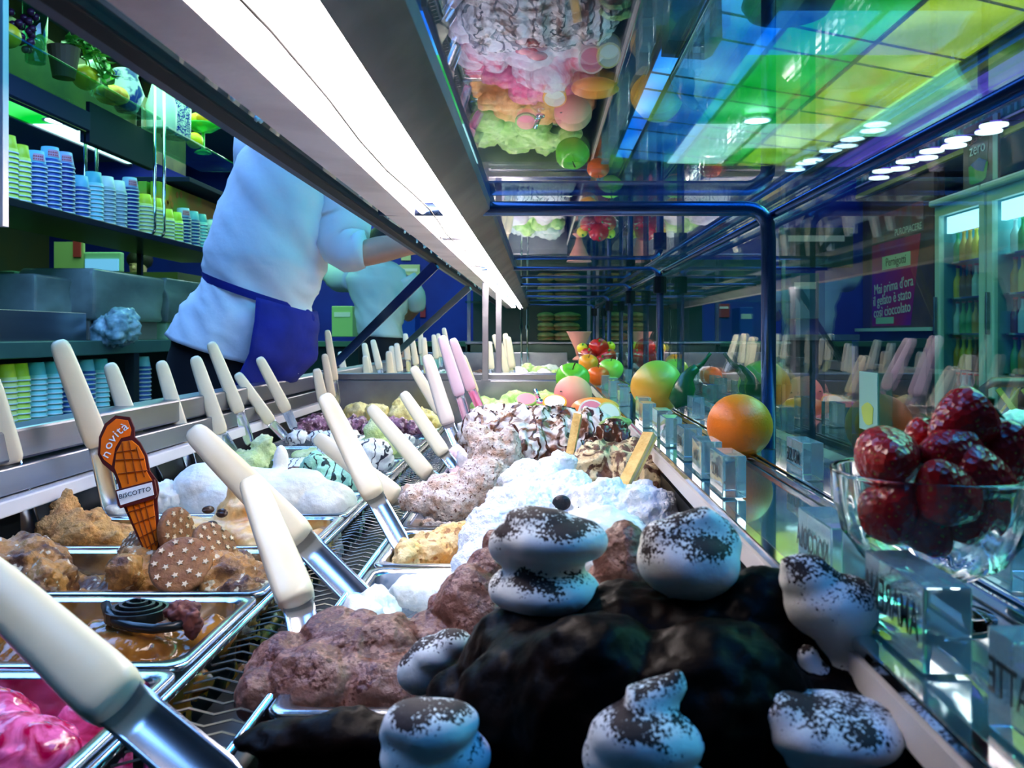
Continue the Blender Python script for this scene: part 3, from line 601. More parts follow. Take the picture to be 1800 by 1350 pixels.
# white hollow
gelato('hollowed white gelato with frosty crumbs beside the grate', blob(
    [hill(-0.155, 0.80, -0.262, (0.022, 0.04, 0.022)), hill(-0.16, 0.76, -0.255, (0.018, 0.02, 0.02)), hill(-0.10, 0.88, -0.265, (0.06, 0.03, 0.02)), hill(-0.05, 0.84, -0.25, (0.04, 0.04, 0.03)), hill(0.0, 0.85, -0.22, (0.05, 0.05, 0.045)), hill(0.06, 0.83, -0.22, (0.06, 0.05, 0.05)), hill(-0.165, 0.77, -0.248, (0.012, 0.012, 0.012))],
    0.0028, 0.004, 75, 5, [Rs(2, -0.295)], seed=21), m_white)
gelato('amber nut gelato with a scraped hollow', blob(
    [hill(-0.13, 1.04, -0.262, (0.03, 0.04, 0.022)), hill(-0.08, 1.06, -0.255, (0.06, 0.03, 0.022)), hill(-0.155, 0.99, -0.26, (0.012, 0.04, 0.02)), hill(-0.06, 0.98, -0.26, (0.025, 0.04, 0.026))],
    0.0028, 0.005, 70, 5, [Rs(3, -0.285)], seed=22), m_amber)
# whipped cream mountain
wl = [lump(930, 925, 0.98, (0.05, 0.045, 0.05)), lump(870, 960, 0.93, (0.04, 0.04, 0.045)), lump(900, 900, 1.0, (0.035, 0.035, 0.03)), lump(850, 1000, 0.88, (0.03, 0.03, 0.03)), lump(985, 905, 1.0, (0.05, 0.04, 0.04)),
      lump(1060, 920, 0.97, (0.045, 0.045, 0.05)), lump(1120, 930, 0.96, (0.05, 0.045, 0.05)), lump(1150, 905, 0.98, (0.03, 0.03, 0.03)), lump(1125, 880, 1.0, (0.022, 0.022, 0.025)), lump(1118, 862, 1.0, (0.010, 0.011, 0.014)), lump(1060, 880, 1.0, (0.03, 0.03, 0.015)), lump(1175, 900, 1.0, (0.016, 0.02, 0.016)),
      lump(930, 868, 1.04, (0.032, 0.03, 0.018)), lump(965, 850, 1.05, (0.03, 0.028, 0.016)), lump(920, 845, 1.06, (0.028, 0.022, 0.014)), lump(960, 822, 1.07, (0.034, 0.026, 0.010)), lump(990, 810, 1.07, (0.016, 0.016, 0.010)), lump(930, 825, 1.07, (0.018, 0.018, 0.010)), lump(1000, 860, 1.03, (0.03, 0.03, 0.02))]
gelato('tall white whipped cream mound in the middle of the right row', blob(wl, 0.0024, 0.0055, 55, 4, [((-0.06, 0.93, Z(-0.30)), (0.13, 1.08, Z(-0.25)))], seed=23), m_whip)
gelato('pinkish speckled gelato with a scooped column', blob(
    [lump(790, 875, 1.17, (0.05, 0.05, 0.03)), lump(740, 872, 1.17, (0.03, 0.04, 0.02)), lump(850, 850, 1.17, (0.04, 0.035, 0.035)), lump(865, 815, 1.19, (0.026, 0.026, 0.045)), lump(845, 785, 1.22, (0.02, 0.024, 0.03)), lump(830, 760, 1.22, (0.015, 0.015, 0.016)), lump(895, 800, 1.2, (0.02, 0.024, 0.04))],
    0.003, 0.005, 60, 5, [Rs(4, -0.27)], seed=24), m_strac)
# the sauce-covered mound
gelato('cream mound striped with chocolate sauce behind the whipped cream', blob(
    [lump(900, 790, 1.33, (0.07, 0.06, 0.05)), lump(850, 770, 1.34, (0.035, 0.04, 0.04)), lump(960, 800, 1.33, (0.06, 0.05, 0.055)), lump(930, 755, 1.36, (0.055, 0.045, 0.035)), lump(880, 745, 1.38, (0.04, 0.03, 0.022)), lump(1000, 770, 1.36, (0.04, 0.035, 0.04)), lump(1040, 780, 1.35, (0.05, 0.04, 0.05)), lump(860, 735, 1.4, (0.025, 0.025, 0.014)), lump(985, 735, 1.38, (0.02, 0.02, 0.016))],
    0.0032, 0.007, 30, 4, [Rs(5, -0.26)], 'ridged', seed=25), m_choco_white)
gelato('golden and brown swirled gelato under the long wafer', blob(
    [lump(1050, 840, 1.16, (0.05, 0.045, 0.04)), lump(1010, 825, 1.18, (0.022, 0.03, 0.02)), lump(1100, 850, 1.15, (0.05, 0.045, 0.045)), lump(1140, 855, 1.14, (0.03, 0.035, 0.04)), lump(1120, 815, 1.18, (0.035, 0.03, 0.028)), lump(1060, 805, 1.2, (0.03, 0.03, 0.018)), lump(1165, 875, 1.12, (0.018, 0.022, 0.025))],
    0.003, 0.006, 40, 4, [((0.02, 1.12, Z(-0.30)), (0.125, 1.26, Z(-0.25)))], 'ridged', seed=26), m_tira)
gelato('glossy dark chocolate dollop beside the upright wafer', blob(
    [lump(1062, 775, 1.24, (0.016, 0.018, 0.024)), lump(1080, 760, 1.25, (0.020, 0.02, 0.022)), lump(1045, 790, 1.23, (0.014, 0.016, 0.016)), lump(1095, 780, 1.24, (0.018, 0.018, 0.024))], 0.0022, 0.003, 60, 3, [((0.08, 1.22, Z(-0.23)), (0.12, 1.25, Z(-0.17)))], seed=27), mat('glossy chocolate', (0.045, 0.012, 0.008), 0.12, 0, (0.1, 0.035, 0.02), 60, 0.3, 80))
gelato('strawberry cream gelato behind the chocolate striped mound', blob(rnd_hills(-0.15, 0.1, 1.5, 1.62, -0.225, 16, (0.04, 0.035, 0.03), 0.015, 31)+[hill(-0.02, 1.56, -0.17, (0.05, 0.04, 0.03)), hill(0.05, 1.55, -0.185, (0.05, 0.04, 0.03)), hill(-0.08, 1.56, -0.19, (0.04, 0.04, 0.03))], 0.004, 0.006, 40, 3, [Rs(6, -0.25)], seed=31), m_pastel)
gelato('pastel rippled gelato topped with cherry sauce', blob(rnd_hills(-0.14, 0.1, 1.68, 1.78, -0.215, 14, (0.04, 0.035, 0.03), 0.015, 32)+[hill(0.02, 1.73, -0.175, (0.05, 0.035, 0.03))], 0.004, 0.006, 40, 3, [Rs(7, -0.25)], seed=32), gel('pink ripple', (0.90, 0.70, 0.74), (0.75, 0.10, 0.18), 16, 0.56, 0.08, rough=0.25, bump=0.2, warp=2))
gelato('magenta raspberry gelato in the ninth right pan', blob(rnd_hills(-0.14, 0.1, 1.86, 1.96, -0.215, 14, (0.04, 0.035, 0.028), 0.015, 33), 0.004, 0.006, 40, 3, [Rs(8, -0.25)], seed=33), gel('raspberry', (0.80, 0.06, 0.20), (0.85, 0.30, 0.42), 20, rough=0.2, bump=0.3, warp=1.5))
gelato('orange sorbet with fruit pieces under the peach', blob(rnd_hills(-0.14, 0.1, 2.04, 2.14, -0.215, 14, (0.04, 0.035, 0.028), 0.015, 34), 0.004, 0.006, 40, 3, [Rs(9, -0.25)], seed=34), m_orange_g)
gelato('lime green kiwi gelato against the partition', blob(rnd_hills(-0.15, 0.0, 2.22, 2.40, -0.205, 16, (0.04, 0.035, 0.03), 0.015, 35)+rnd_hills(-0.1, 0.1, 2.25, 2.40, -0.185, 8, (0.03, 0.035, 0.02), 0.01, 36), 0.004, 0.007, 40, 3, [Rs(10, -0.25)], seed=35), m_kiwi)

# ------------------------------------------------------------------ profiterole mound in front
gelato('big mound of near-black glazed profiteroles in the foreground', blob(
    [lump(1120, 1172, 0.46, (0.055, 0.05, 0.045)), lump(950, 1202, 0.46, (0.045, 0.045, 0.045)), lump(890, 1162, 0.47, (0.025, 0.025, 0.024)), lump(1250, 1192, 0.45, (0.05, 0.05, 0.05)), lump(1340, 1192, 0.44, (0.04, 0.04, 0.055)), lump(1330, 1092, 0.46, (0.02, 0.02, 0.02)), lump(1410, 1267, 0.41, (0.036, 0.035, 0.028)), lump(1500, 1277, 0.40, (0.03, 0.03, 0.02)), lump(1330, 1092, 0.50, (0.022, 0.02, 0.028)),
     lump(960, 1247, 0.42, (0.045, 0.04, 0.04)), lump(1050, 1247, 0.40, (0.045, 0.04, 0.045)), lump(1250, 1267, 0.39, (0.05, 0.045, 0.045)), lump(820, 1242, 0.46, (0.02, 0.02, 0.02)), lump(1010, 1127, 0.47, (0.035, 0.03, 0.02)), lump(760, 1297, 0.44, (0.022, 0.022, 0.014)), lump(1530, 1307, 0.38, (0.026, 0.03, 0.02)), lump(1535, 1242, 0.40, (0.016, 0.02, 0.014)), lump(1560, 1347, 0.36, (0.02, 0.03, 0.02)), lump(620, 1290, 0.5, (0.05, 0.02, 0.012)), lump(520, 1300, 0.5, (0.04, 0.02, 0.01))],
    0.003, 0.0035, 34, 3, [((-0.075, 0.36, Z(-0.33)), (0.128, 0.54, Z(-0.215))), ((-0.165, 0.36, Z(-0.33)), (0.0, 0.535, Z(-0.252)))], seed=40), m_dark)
def puff(label, base, mid, top_, seed, peak=None, vox=0.0022):
    """cream puffs: a list of (px,py,w_px,h_px,Y) lobes"""
    els = []
    for (px, py, wp, hp, Y) in base:
        els.append((P(px, py, Y), (wp/2/F*Y, wp/2/F*Y*0.9, hp/2/F*Y)))
    tubes = []
    if peak: tubes.append(([P(a, b, peak[0]) for (a, b, _) in peak[1]], [r/F*peak[0] for (_, _, r) in peak[1]]))
    me = blob(els, vox, 0.0018, 34, 2, seed=seed, tubes=tubes, smooth=3, amp2=0)
    return setp(obj('cream_puff', me, m_puff), label, 'cream puff', 'cream puffs on the profiterole mound')
puff('cream puff with a folded greenish cap, farthest left of the back row', [(965, 945, 190, 90, 0.47), (905, 960, 90, 80, 0.47), (1015, 950, 110, 80, 0.47), (960, 1035, 200, 95, 0.47), (975, 1075, 140, 70, 0.47), (950, 910, 120, 40, 0.47)], 0, 0, 1)
puff('round cream puff with a cocoa cap in the middle of the back row', [(1210, 985, 185, 130, 0.45), (1180, 950, 110, 80, 0.45), (1230, 1095, 145, 110, 0.45), (1260, 960, 90, 80, 0.45)], 0, 0, 2, (0.45, [(1200, 940, 45), (1245, 915, 32), (1270, 930, 20), (1276, 945, 12)]))
puff('slanted cream puff beside the amarena block', [(1460, 1065, 170, 120, 0.42), (1425, 1020, 110, 80, 0.42), (1480, 1120, 110, 90, 0.42), (1485, 1175, 120, 70, 0.42)], 0, 0, 3, (0.42, [(1430, 1010, 42), (1400, 995, 28), (1372, 992, 14)]))
puff('small cream peak tucked below the slanted puff', [(1420, 1165, 40, 60, 0.41), (1435, 1185, 60, 40, 0.41)], 0, 0, 4)
puff('frontmost left cream puff above the dark pan', [(760, 1270, 165, 85, 0.38), (740, 1330, 140, 100, 0.38), (800, 1330, 120, 90, 0.38), (700, 1290, 60, 60, 0.38)], 0, 0, 5)
puff('wide cream puff with a tall pointed tip in front', [(1140, 1290, 210, 120, 0.36), (1090, 1330, 130, 110, 0.36), (1225, 1310, 90, 130, 0.36), (1150, 1350, 220, 90, 0.36)], 0, 0, 6, (0.36, [(1120, 1250, 50), (1165, 1220, 38), (1192, 1195, 24), (1196, 1172, 7)]))
puff('broad flat cream puff at the lower right', [(1465, 1280, 250, 105, 0.36), (1390, 1260, 110, 80, 0.36), (1530, 1285, 120, 95, 0.36), (1460, 1320, 190, 70, 0.36)], 0, 0, 7)
puff('small cream puff half sunk between the chocolate gelato and the mound', [(740, 1180, 80, 80, 0.5), (765, 1150, 90, 60, 0.5), (795, 1130, 70, 50, 0.5)], 0, 0, 8)
gelato('brown chocolate peak between two back-row cream puffs', blob([lump(1095, 1010, 0.52, (0.018, 0.02, 0.03)), lump(1085, 1040, 0.52, (0.022, 0.02, 0.02)), lump(1110, 975, 0.52, (0.007, 0.008, 0.016)), lump(1050, 1050, 0.52, (0.03, 0.02, 0.015))], 0.0025, 0.003, 60, 3, seed=41), m_choc)

# ------------------------------------------------------------------ spatulas
blade_m = mat('spatula steel', (0.72, 0.76, 0.84), 0.27, 1.0)
def spatula(top_, bot, tip, label, wd=0.028, group=None, tint=None):
    top_, bot, tip = map(Vector, (top_, bot, tip))
    t = thing('spatula', label, 'spatula', tip, 0, group)
    ax = (bot-top_); Lh = ax.length; ax.normalize()
    view = ((top_+bot)/2-Vector((0, 0, CZ))).normalized(); sd = ax.cross(view).normalized(); nr = sd.cross(ax).normalized()
    rings = []
    prof = [(0.0, 0.12), (0.008, 0.45), (0.03, 0.66), (0.07, 0.78), (0.2, 0.86), (0.5, 0.95), (0.85, 1.03), (0.94, 1.02), (0.985, 0.92), (1.0, 0.72)]
    for s_, q in prof:
        c_ = top_+ax*(Lh*s_); w2 = wd/2*q; t2 = w2*0.72; ring = []
        for k in range(16):
            a = 2*PI*k/16; ca, sa = math.cos(a), math.sin(a)
            ex = 0.55
            ring.append(c_+sd*(w2*math.copysign(abs(ca)**ex, ca))+nr*(t2*math.copysign(abs(sa)**ex, sa)))
        rings.append(ring)
    bm = BM(); loft(bm, rings); obj('handle', bm, tint or plastic, t, smooth=True)
    bx = (tip-bot); Lb = bx.length; bx.normalize(); s2 = bx.cross(view).normalized(); n2 = s2.cross(bx).normalized()
    rings = []; w2 = wd*0.40
    for s_ in (-0.04, 0.2, 0.5, 0.8, 0.93, 1.0):
        c_ = bot+bx*(Lb*s_); ww = w2*(1.0 if s_ < 0.9 else (0.85 if s_ < 0.97 else 0.5)); ring = []
        for k in range(9): u = -1+k/4.0; ring.append(c_+s2*(ww*u)+n2*(0.35*w2*(1-u*u)))
        for k in range(9): u = 1-k/4.0; ring.append(c_+s2*(ww*u*0.94)+n2*(0.35*w2*(1-u*u)+0.0012))
        rings.append(ring)
    bm = BM(); loft(bm, rings); obj('blade', bm, blade_m, t, smooth=True)
    return t
def sp(label, t, b, p, Yt, Yb, Yp, wd=0.028, **k):
    return spatula(P(t[0], t[1], Yt), P(b[0], b[1], Yb), P(p[0], p[1], Yp), label, wd, **k)
sp('cream-handled spatula cut by the left frame edge', (-22, 660), (18, 812), (62, 960), 1.0, 1.04, 1.07, 0.03)
sp('tall cream-handled spatula standing farthest left behind the orange sign', (102, 598), (172, 782), (198, 905), 1.10, 1.15, 1.19, 0.030)
sp('cream-handled spatula directly behind the top of the orange sign', (192, 638), (245, 790), (280, 850), 1.36, 1.40, 1.44, 0.028)
sp('third cream-handled spatula right of the orange sign', (282, 634), (326, 784), (340, 835), 1.50, 1.53, 1.56, 0.027)
sp('thick cream-handled spatula before the white shirt hem', (342, 626), (388, 762), (412, 800), 1.62, 1.65, 1.67, 0.029)
sp('cream-handled spatula touching the blue apron edge', (370, 601), (420, 724), (440, 782), 1.72, 1.76, 1.80, 0.027)
sp('short slanted cream-handled spatula low beside the ledge', (416, 656), (476, 742), (503, 770), 1.86, 1.90, 1.93, 0.026)
sp('cream-handled spatula below the apron, right of the slanted one', (455, 628), (504, 722), (518, 755), 1.95, 2.0, 2.05, 0.027)
sp('big cream-handled spatula crossing behind another near the biscuit pan', (338, 755), (530, 948), (662, 1082), 0.96, 0.88, 0.80, 0.034)
sp('large cream-handled spatula standing in the chocolate gelato', (440, 842), (524, 1060), (546, 1165), 0.80, 0.69, 0.645, 0.0305)
sp('huge cream-handled spatula filling the lower left corner', (-60, 985), (212, 1235), (420, 1410), 0.50, 0.44, 0.40, 0.032)
sp('white-handled spatula leaning over the grate into the amber gelato', (570, 695), (658, 872), (712, 968), 1.16, 1.05, 0.99, 0.029)
sp('yellowed spatula lying behind the white-handled one over the grate', (556, 768), (698, 874), (745, 893), 1.30, 1.20, 1.16, 0.029)
sp('cream-handled spatula leaning into the rear of the speckled gelato', (650, 715), (752, 834), (775, 850), 1.50, 1.42, 1.38, 0.028)
sp('cream-handled spatula with a green-glinting blade above the grate', (708, 690), (780, 797), (798, 820), 1.62, 1.56, 1.53, 0.026)
sp('lilac-tinted spatula left of the broad brownish one', (725, 645), (775, 725), (790, 745), 1.9, 1.86, 1.83, 0.026)
sp('broad pale spatula with a brown-smeared blade', (750, 624), (788, 745), (805, 785), 1.72, 1.68, 1.66, 0.029, tint=mat('warm plastic', (0.72, 0.62, 0.55), 0.3))
lil = mat('pinkish plastic', (0.86, 0.66, 0.76), 0.3)
sp('pinkish spatula, left of the upright pair by the grey post', (776, 590), (808, 694), (824, 750), 1.82, 1.84, 1.87, 0.026, tint=lil)
sp('pinkish spatula, right of the upright pair by the grey post', (795, 595), (828, 684), (846, 722), 1.92, 1.96, 2.0, 0.025, tint=lil)
sp('greyish spatula partly behind the pinkish pair', (812, 625), (834, 690), (846, 715), 2.2, 2.22, 2.25, 0.025)
sp('tall thin spatula rising highest by the left partition corner', (575, 580), (588, 668), (594, 712), 2.30, 2.33, 2.36, 0.022)
sp('thin spatula just left of the tall one at the partition corner', (570, 622), (583, 698), (588, 716), 2.22, 2.25, 2.28, 0.022)
sp('stubby spatula in the yellow corner pan', (556, 648), (568, 706), (575, 728), 2.12, 2.14, 2.18, 0.026)
far_pos = [(598, 618, 3.0), (640, 603, 3.1), (655, 597, 3.2), (642, 625, 2.9), (683, 617, 2.8), (688, 608, 3.3), (697, 603, 3.3), (712, 586, 3.5), (724, 594, 3.5), (738, 578, 3.7), (745, 593, 3.6), (762, 588, 3.9), (770, 586, 4.0), (780, 576, 4.1), (868, 588, 3.6), (860, 600, 3.4), (888, 586, 3.2), (878, 602, 3.1), (893, 592, 3.0)]
for fk, (px, py, Y) in enumerate(sorted(far_pos)):
    l = 0.11*F/Y; dx = random.uniform(4, 20)*2.8/Y
    sp('%s pale spatula counted from the left in the far section behind the partition' % ORD[fk], (px, py), (px+dx, py+l), (px+dx*1.4, py+l*1.45), Y, Y, Y+0.03, 0.026, group='spatulas in the far section')

# ------------------------------------------------------------------ second section of the case
cols2 = [m_pist, m_white, m_yellow, m_mint, m_drizzle, m_brown_g]
names2 = ['pistachio', 'white', 'yellow', 'mint', 'drizzled', 'dark']
for i in range(6):
    ya, yb = 2.62+i*0.34, 2.62+(i+1)*0.34
    pan(LX0, LX1, ya, yb, 'steel pan of %s gelato on the left behind the partition' % names2[i])
    gelato('%s gelato on the left behind the partition' % names2[i], blob(rnd_hills(LX0+0.05, LX1-0.05, ya+0.05, yb-0.05, -0.225, 12, (0.05, 0.05, 0.035), 0.02, 50+i), 0.007, 0.008, 30, 3, [slab(LX0+pin, LX1-pin, ya+pin, yb-pin, -0.26)], seed=50+i), cols2[i])
cols3 = [m_yellow, m_white, m_drizzle, m_pastel, m_kiwi, m_white]
names3 = ['buttery yellow', 'cream white', 'berry streaked', 'strawberry pink', 'kiwi green', 'snow white']
for i in range(6):
    ya, yb = 2.62+i*0.34, 2.62+(i+1)*0.34
    pan(RX0, RX1, ya, yb, 'steel pan of %s gelato on the right behind the partition' % names3[i])
    gelato('%s gelato on the right behind the partition' % names3[i], blob(rnd_hills(RX0+0.05, RX1-0.05, ya+0.05, yb-0.05, -0.215, 14, (0.05, 0.05, 0.04), 0.03, 60+i), 0.007, 0.01, 30, 3, [slab(RX0+pin, RX1-pin, ya+pin, yb-pin, -0.25)], seed=60+i), cols3[i])

# ================================================================== toppings
cookie_m = mat('chocolate cookie', (0.24, 0.09, 0.035), 0.6, 0, (0.30, 0.13, 0.05), 60, 0.5, 200)
star_m = mat('sugar star', (0.75, 0.6, 0.45), 0.5)
def star_cookie(label, c_, r, nrm):
    """biscuit disc with raised little stars; nrm = facing"""
    z = Vector(nrm).normalized(); u, v = frame(z); t = thing('star_cookie', label, 'cookie', c_)
    bm = BM(); rings = []
    for rr, hh in ((0.5*r, -0.005), (0.93*r, -0.005), (r, -0.003), (r, 0.002), (0.93*r, 0.004), (0.5*r, 0.0045)):
        rings.append([c_+z*hh+(u*math.cos(2*PI*k/28)+v*math.sin(2*PI*k/28))*rr for k in range(28)])
    loft(bm, rings); obj('biscuit', bm, cookie_m, t, smooth=True)
    for (a, q) in [(0, 0)]+[(k*PI/3+0.3, 0.45) for k in range(6)]+[(k*PI/5, 0.8) for k in range(10)]:
        s = c_+z*0.0042+(u*math.cos(a)+v*math.sin(a))*r*q; pts = []
        for k in range(10):
            rr = 0.0034 if k % 2 == 0 else 0.0016; aa = a+2*PI*k/10; pts.append(s+(u*math.cos(aa)+v*math.sin(aa))*rr)
        bm = BM(); extrude_poly(bm, pts, z*0.0015); obj('sugar_star', bm, star_m, t)
star_cookie('star cookie lying face up below the orange sign', P(318, 993, 0.855), 0.030, (0.15, -0.75, 0.66))
star_cookie('star cookie standing on edge right behind the orange sign', P(311, 935, 0.93), 0.027, (0.95, -0.25, 0.2))
star_cookie('star cookie leaning right beneath the coffee swirl', P(378, 958, 0.91), 0.027, (0.75, -0.25, 0.6))
star_cookie('small star cookie half hidden left of the orange sign', P(232, 960, 0.95), 0.022, (-0.6, -0.5, 0.6))
# coffee beans
bean_m = mat('coffee bean', (0.05, 0.02, 0.012), 0.3)
def bean(label, c_, r=0.006, rot=0.0):
    bm = BM(); vs = sphere(bm, (0, 0, 0), (r, r*0.7, r*0.55), 3)
    for v in vs:
        if abs(v.co.y) < r*0.14 and v.co.z > 0: v.co.z -= r*0.22
    bm.transform(Matrix.Translation(c_) @ Matrix.Rotation(rot, 4, 'Z') @ Matrix.Rotation(0.9, 4, 'X'))
    return single('coffee_bean', bm, bean_m, label, 'coffee bean', smooth=True)
bean('coffee bean on the left slope of the coffee swirl', P(366, 896, 1.06), 0.0075, 0.6)
bean('coffee bean in the centre of the coffee swirl', P(390, 902, 1.05), 0.0085, -0.4)
bean('coffee bean beside the upright star cookie', P(331, 930, 1.0), 0.009, 0.8)
bean('coffee bean at the foot of the coffee swirl', P(372, 922, 1.04), 0.007, 0.1)
for (px, py, Y, r, lb) in ((987, 884, 0.955, 0.0105, 'round black chocolate button on the whipped cream'), (1019, 905, 0.95, 0.008, 'dark chocolate drop tilted at the whipped cream edge')):
    c_ = P(px, py, Y); bm = BM(); sphere(bm, c_, (r, r*0.45, r*0.85) if r > 0.009 else (r*0.45, r*0.6, r*1.3), 3)
    single('chocolate_button', bm, mat('button chocolate', (0.006, 0.005, 0.012), 0.35, bump=0.5, bscale=300), lb, 'chocolate', smooth=True)
# liquorice coil
lic = mat('liquorice', (0.006, 0.010, 0.012), 0.3)
t = thing('liquorice_coil', 'black liquorice coil with a loose end on the caramel gelato', 'sweet', P(240, 1085, 0.74))
c_ = P(238, 1062, 0.745); pts = []
for k in range(90):
    a = k*0.30; rr = 0.003+0.0250*k/90; pts.append(c_+Vector((rr*math.cos(a), rr*0.9*math.sin(a), -0.0002*k*0.5)))
def ribbon(pts, hw, th):
    bm = BM(); rings = []
    for i, p in enumerate(pts):
        d = (pts[min(i+1, len(pts)-1)]-pts[max(i-1, 0)]); d.z = 0; d.normalize(); n_ = Vector((-d.y, d.x, 0)); z_ = Vector((0, 0, 1))
        rings.append([p+n_*th+z_*hw, p+n_*th*1.1, p+n_*th-z_*hw, p-n_*th-z_*hw, p-n_*th*1.1, p-n_*th+z_*hw])
    return loft(bm, rings)
obj('coil', ribbon(pts, 0.0045, 0.0013), lic, t, smooth=False)
tail = [P(a, b, Y) for (a, b, Y) in ((186, 1062, 0.745), (190, 1078, 0.735), (205, 1094, 0.725), (235, 1102, 0.718), (270, 1106, 0.716), (305, 1102, 0.72), (330, 1094, 0.73))]
obj('loose_end', tube(BM(), tail, 0.0042, 8), lic, t, smooth=True)
single('liquorice_piece', ribbon([P(70+12*math.cos(k*0.7)*1.5, 1072+5*math.sin(k*0.7), 0.75+0.006*math.sin(k*.7)) for k in range(9)], 0.004, 0.0016), lic, 'small black liquorice curl left in the caramel pan', 'sweet')
single('chocolate_chunk', blob([lump(322, 1075, 0.735, (0.014, 0.012, 0.010)), lump(338, 1092, 0.73, (0.007, 0.008, 0.013)), lump(305, 1072, 0.735, (0.008, 0.008, 0.006))], 0.0015, 0.003, 150, 4, seed=70), mat('crushed cherry chocolate', (0.24, 0.07, 0.05), 0.5, 0, (0.1, 0.03, 0.03), 90), 'ragged reddish brown chunk at the end of the liquorice coil', 'chocolate')
# wafers
wafer_m = mat('wafer', (0.88, 0.62, 0.22), 0.6, 0, (0.78, 0.48, 0.14), 70, 0.6, 220)
def wafer(label, a, b, wd, th, sdv):
    a, b = Vector(a), Vector(b); d = (b-a); u = d.normalized(); sd = Vector(sdv); sd = (sd-u*sd.dot(u)).normalized(); n_ = u.cross(sd)
    t = thing('wafer', label, 'wafer', b)
    for k in (-1, 0, 1):
        obj('wafer_layer' if k else 'cream_layer', obox(BM(), (a+b)/2+n_*th*k*0.66, d/2, sd*wd/2*(1 if k else 0.94), n_*th*0.3, 0.0004), wafer_m if k else mat('wafer cream', (0.7, 0.5, 0.3), 0.6), t)
    g = BM(); N_ = int(d.length/0.006)
    for i in range(N_): obox(g, a+u*(0.003+i*0.006)-n_*th*0.99, u*0.001, sd*wd*0.46, n_*th*0.06)
    o = obj('embossed_ribs', g, wafer_m, t)
wafer('long pointed wafer leaning over the swirled gelato', P(1143, 764, 1.09), P(1090, 872, 1.04), 0.017, 0.006, (1, -0.6, 0.3))
wafer('upright ribbed wafer stick left of the chocolate dollop', P(1016, 728, 1.27), P(1002, 800, 1.25), 0.012, 0.005, (1, -0.2, 0))
# cherry sauce and small fruits on the right row
single('cherry_sauce', blob([lump(925, 728, 1.45, (0.02, 0.015, 0.005)), lump(945, 722, 1.46, (0.018, 0.014, 0.007)), lump(908, 734, 1.44, (0.01, 0.01, 0.004))], 0.002, 0.001, 60, 2), m_red, 'shiny red cherry sauce blob on the strawberry cream', 'sauce')
def fruit_slice(label, c_, r, rind, flesh, nrm, th=0.006):
    z = Vector(nrm).normalized(); u, v = frame(z); t = thing('fruit_slice', label, 'fruit slice', c_)
    def disc(r0, r1, h0, h1): return loft(BM(), [[c_+z*h+(u*math.cos(2*PI*k/24)+v*math.sin(2*PI*k/24))*rr for k in range(24)] for rr, h in ((r0, h0), (r1, h0), (r1, h1), (r0, h1))])
    obj('rind', disc(0.001, r, -th/2, th/2), rind, t); obj('flesh', disc(0.001, r*0.86, -th/2-0.0006, th/2+0.0006), flesh, t)
peel_p = mat('pale fruit flesh', (0.88, 0.80, 0.66), 0.4); pinkf = mat('pink flesh', (0.85, 0.25, 0.30), 0.35); orf = mat('orange flesh', (0.90, 0.38, 0.04), 0.35)
fruit_slice('pink centred pale fruit slice before the mango half', P(1040, 725, 1.5), 0.024, peel_p, pinkf, (0.1, -0.9, 0.5))
fruit_slice('orange round slice lying left of the peach', P(975, 708, 1.75), 0.025, orf, peel_p, (0, -0.5, 0.8))
fruit_slice('pale yellow slice beside the pink centred one', P(1070, 728, 1.48), 0.022, mat('yellow rind', (0.8, 0.6, 0.15), 0.4), peel_p, (0.3, -0.8, 0.5))
fruit_slice('watermelon-red slice on the kiwi gelato', P(925, 703, 2.0), 0.026, mat('green rind', (0.2, 0.5, 0.08), 0.4), pinkf, (0, -0.5, 0.8))
t = thing('serving_spoon', 'short steel serving spoon stuck in the fruit gelato', 'spoon', P(948, 705, 1.95))
obj('handle', tube(BM(), [P(948, 703, 1.95), P(940, 684, 1.95)], 0.005, 8), chrome, t, smooth=True); obj('tip', blob([lump(950, 706, 1.95, (0.012, 0.012, 0.006))], 0.003, 0, 1), chrome, t)
single('lime_topping', blob([lump(1085, 742, 1.27, (0.022, 0.016, 0.009)), lump(1068, 746, 1.27, (0.012, 0.01, 0.008))], 0.002, 0.002, 90, 3), gel('green fruit piece', (0.18, 0.38, 0.06), (0.42, 0.55, 0.2), 70, rough=0.3), 'green fruit piece on top of the dark chocolate dollop', 'fruit')

# ================================================================== the NOVITA sign
sg = thing('price_sign', 'orange waffle cone sign reading novità and BISCOTTO stuck in the biscuit pan', 'sign', P(285, 985, 0.93))
YS = 0.915
def SP(px, py, dy=0.0):
    h = (985-py)/F*YS*0.42; return P(px, py, YS+h)+Vector((0, dy, 0))
org = mat('orange sign plastic', (0.95, 0.16, 0.005), 0.3); mar = mat('maroon sign border', (0.10, 0.012, 0.01), 0.3); wpl = mat('white sign plate', (0.95, 0.94, 0.90), 0.6); ink = mat('black ink', (0.01, 0.01, 0.01), 0.5)
cone_m = mat('waffle cone orange', (0.80, 0.17, 0.005), 0.3); ridge_m = mat('waffle ridge brown', (0.28, 0.045, 0.004), 0.3)
outer = [(172, 800), (174, 768), (184, 745), (203, 730), (228, 733), (236, 752), (236, 768), (246, 778), (258, 800), (263, 828), (276, 845), (279, 862), (276, 880), (282, 960), (275, 985), (262, 990), (214, 884), (207, 850), (200, 832), (180, 815)]
bm = BM(); extrude_poly(bm, [SP(*p) for p in outer], (0, 0.002, 0)); obj('backing', bm, mar, sg)
bm = BM(); extrude_poly(bm, [SP(*p, -0.001) for p in [(177, 797), (179, 770), (189, 749), (205, 736), (225, 739), (231, 756), (229, 766), (213, 770), (203, 787), (197, 818), (184, 808)]], (0, 0.001, 0)); obj('title_panel', bm, org, sg)
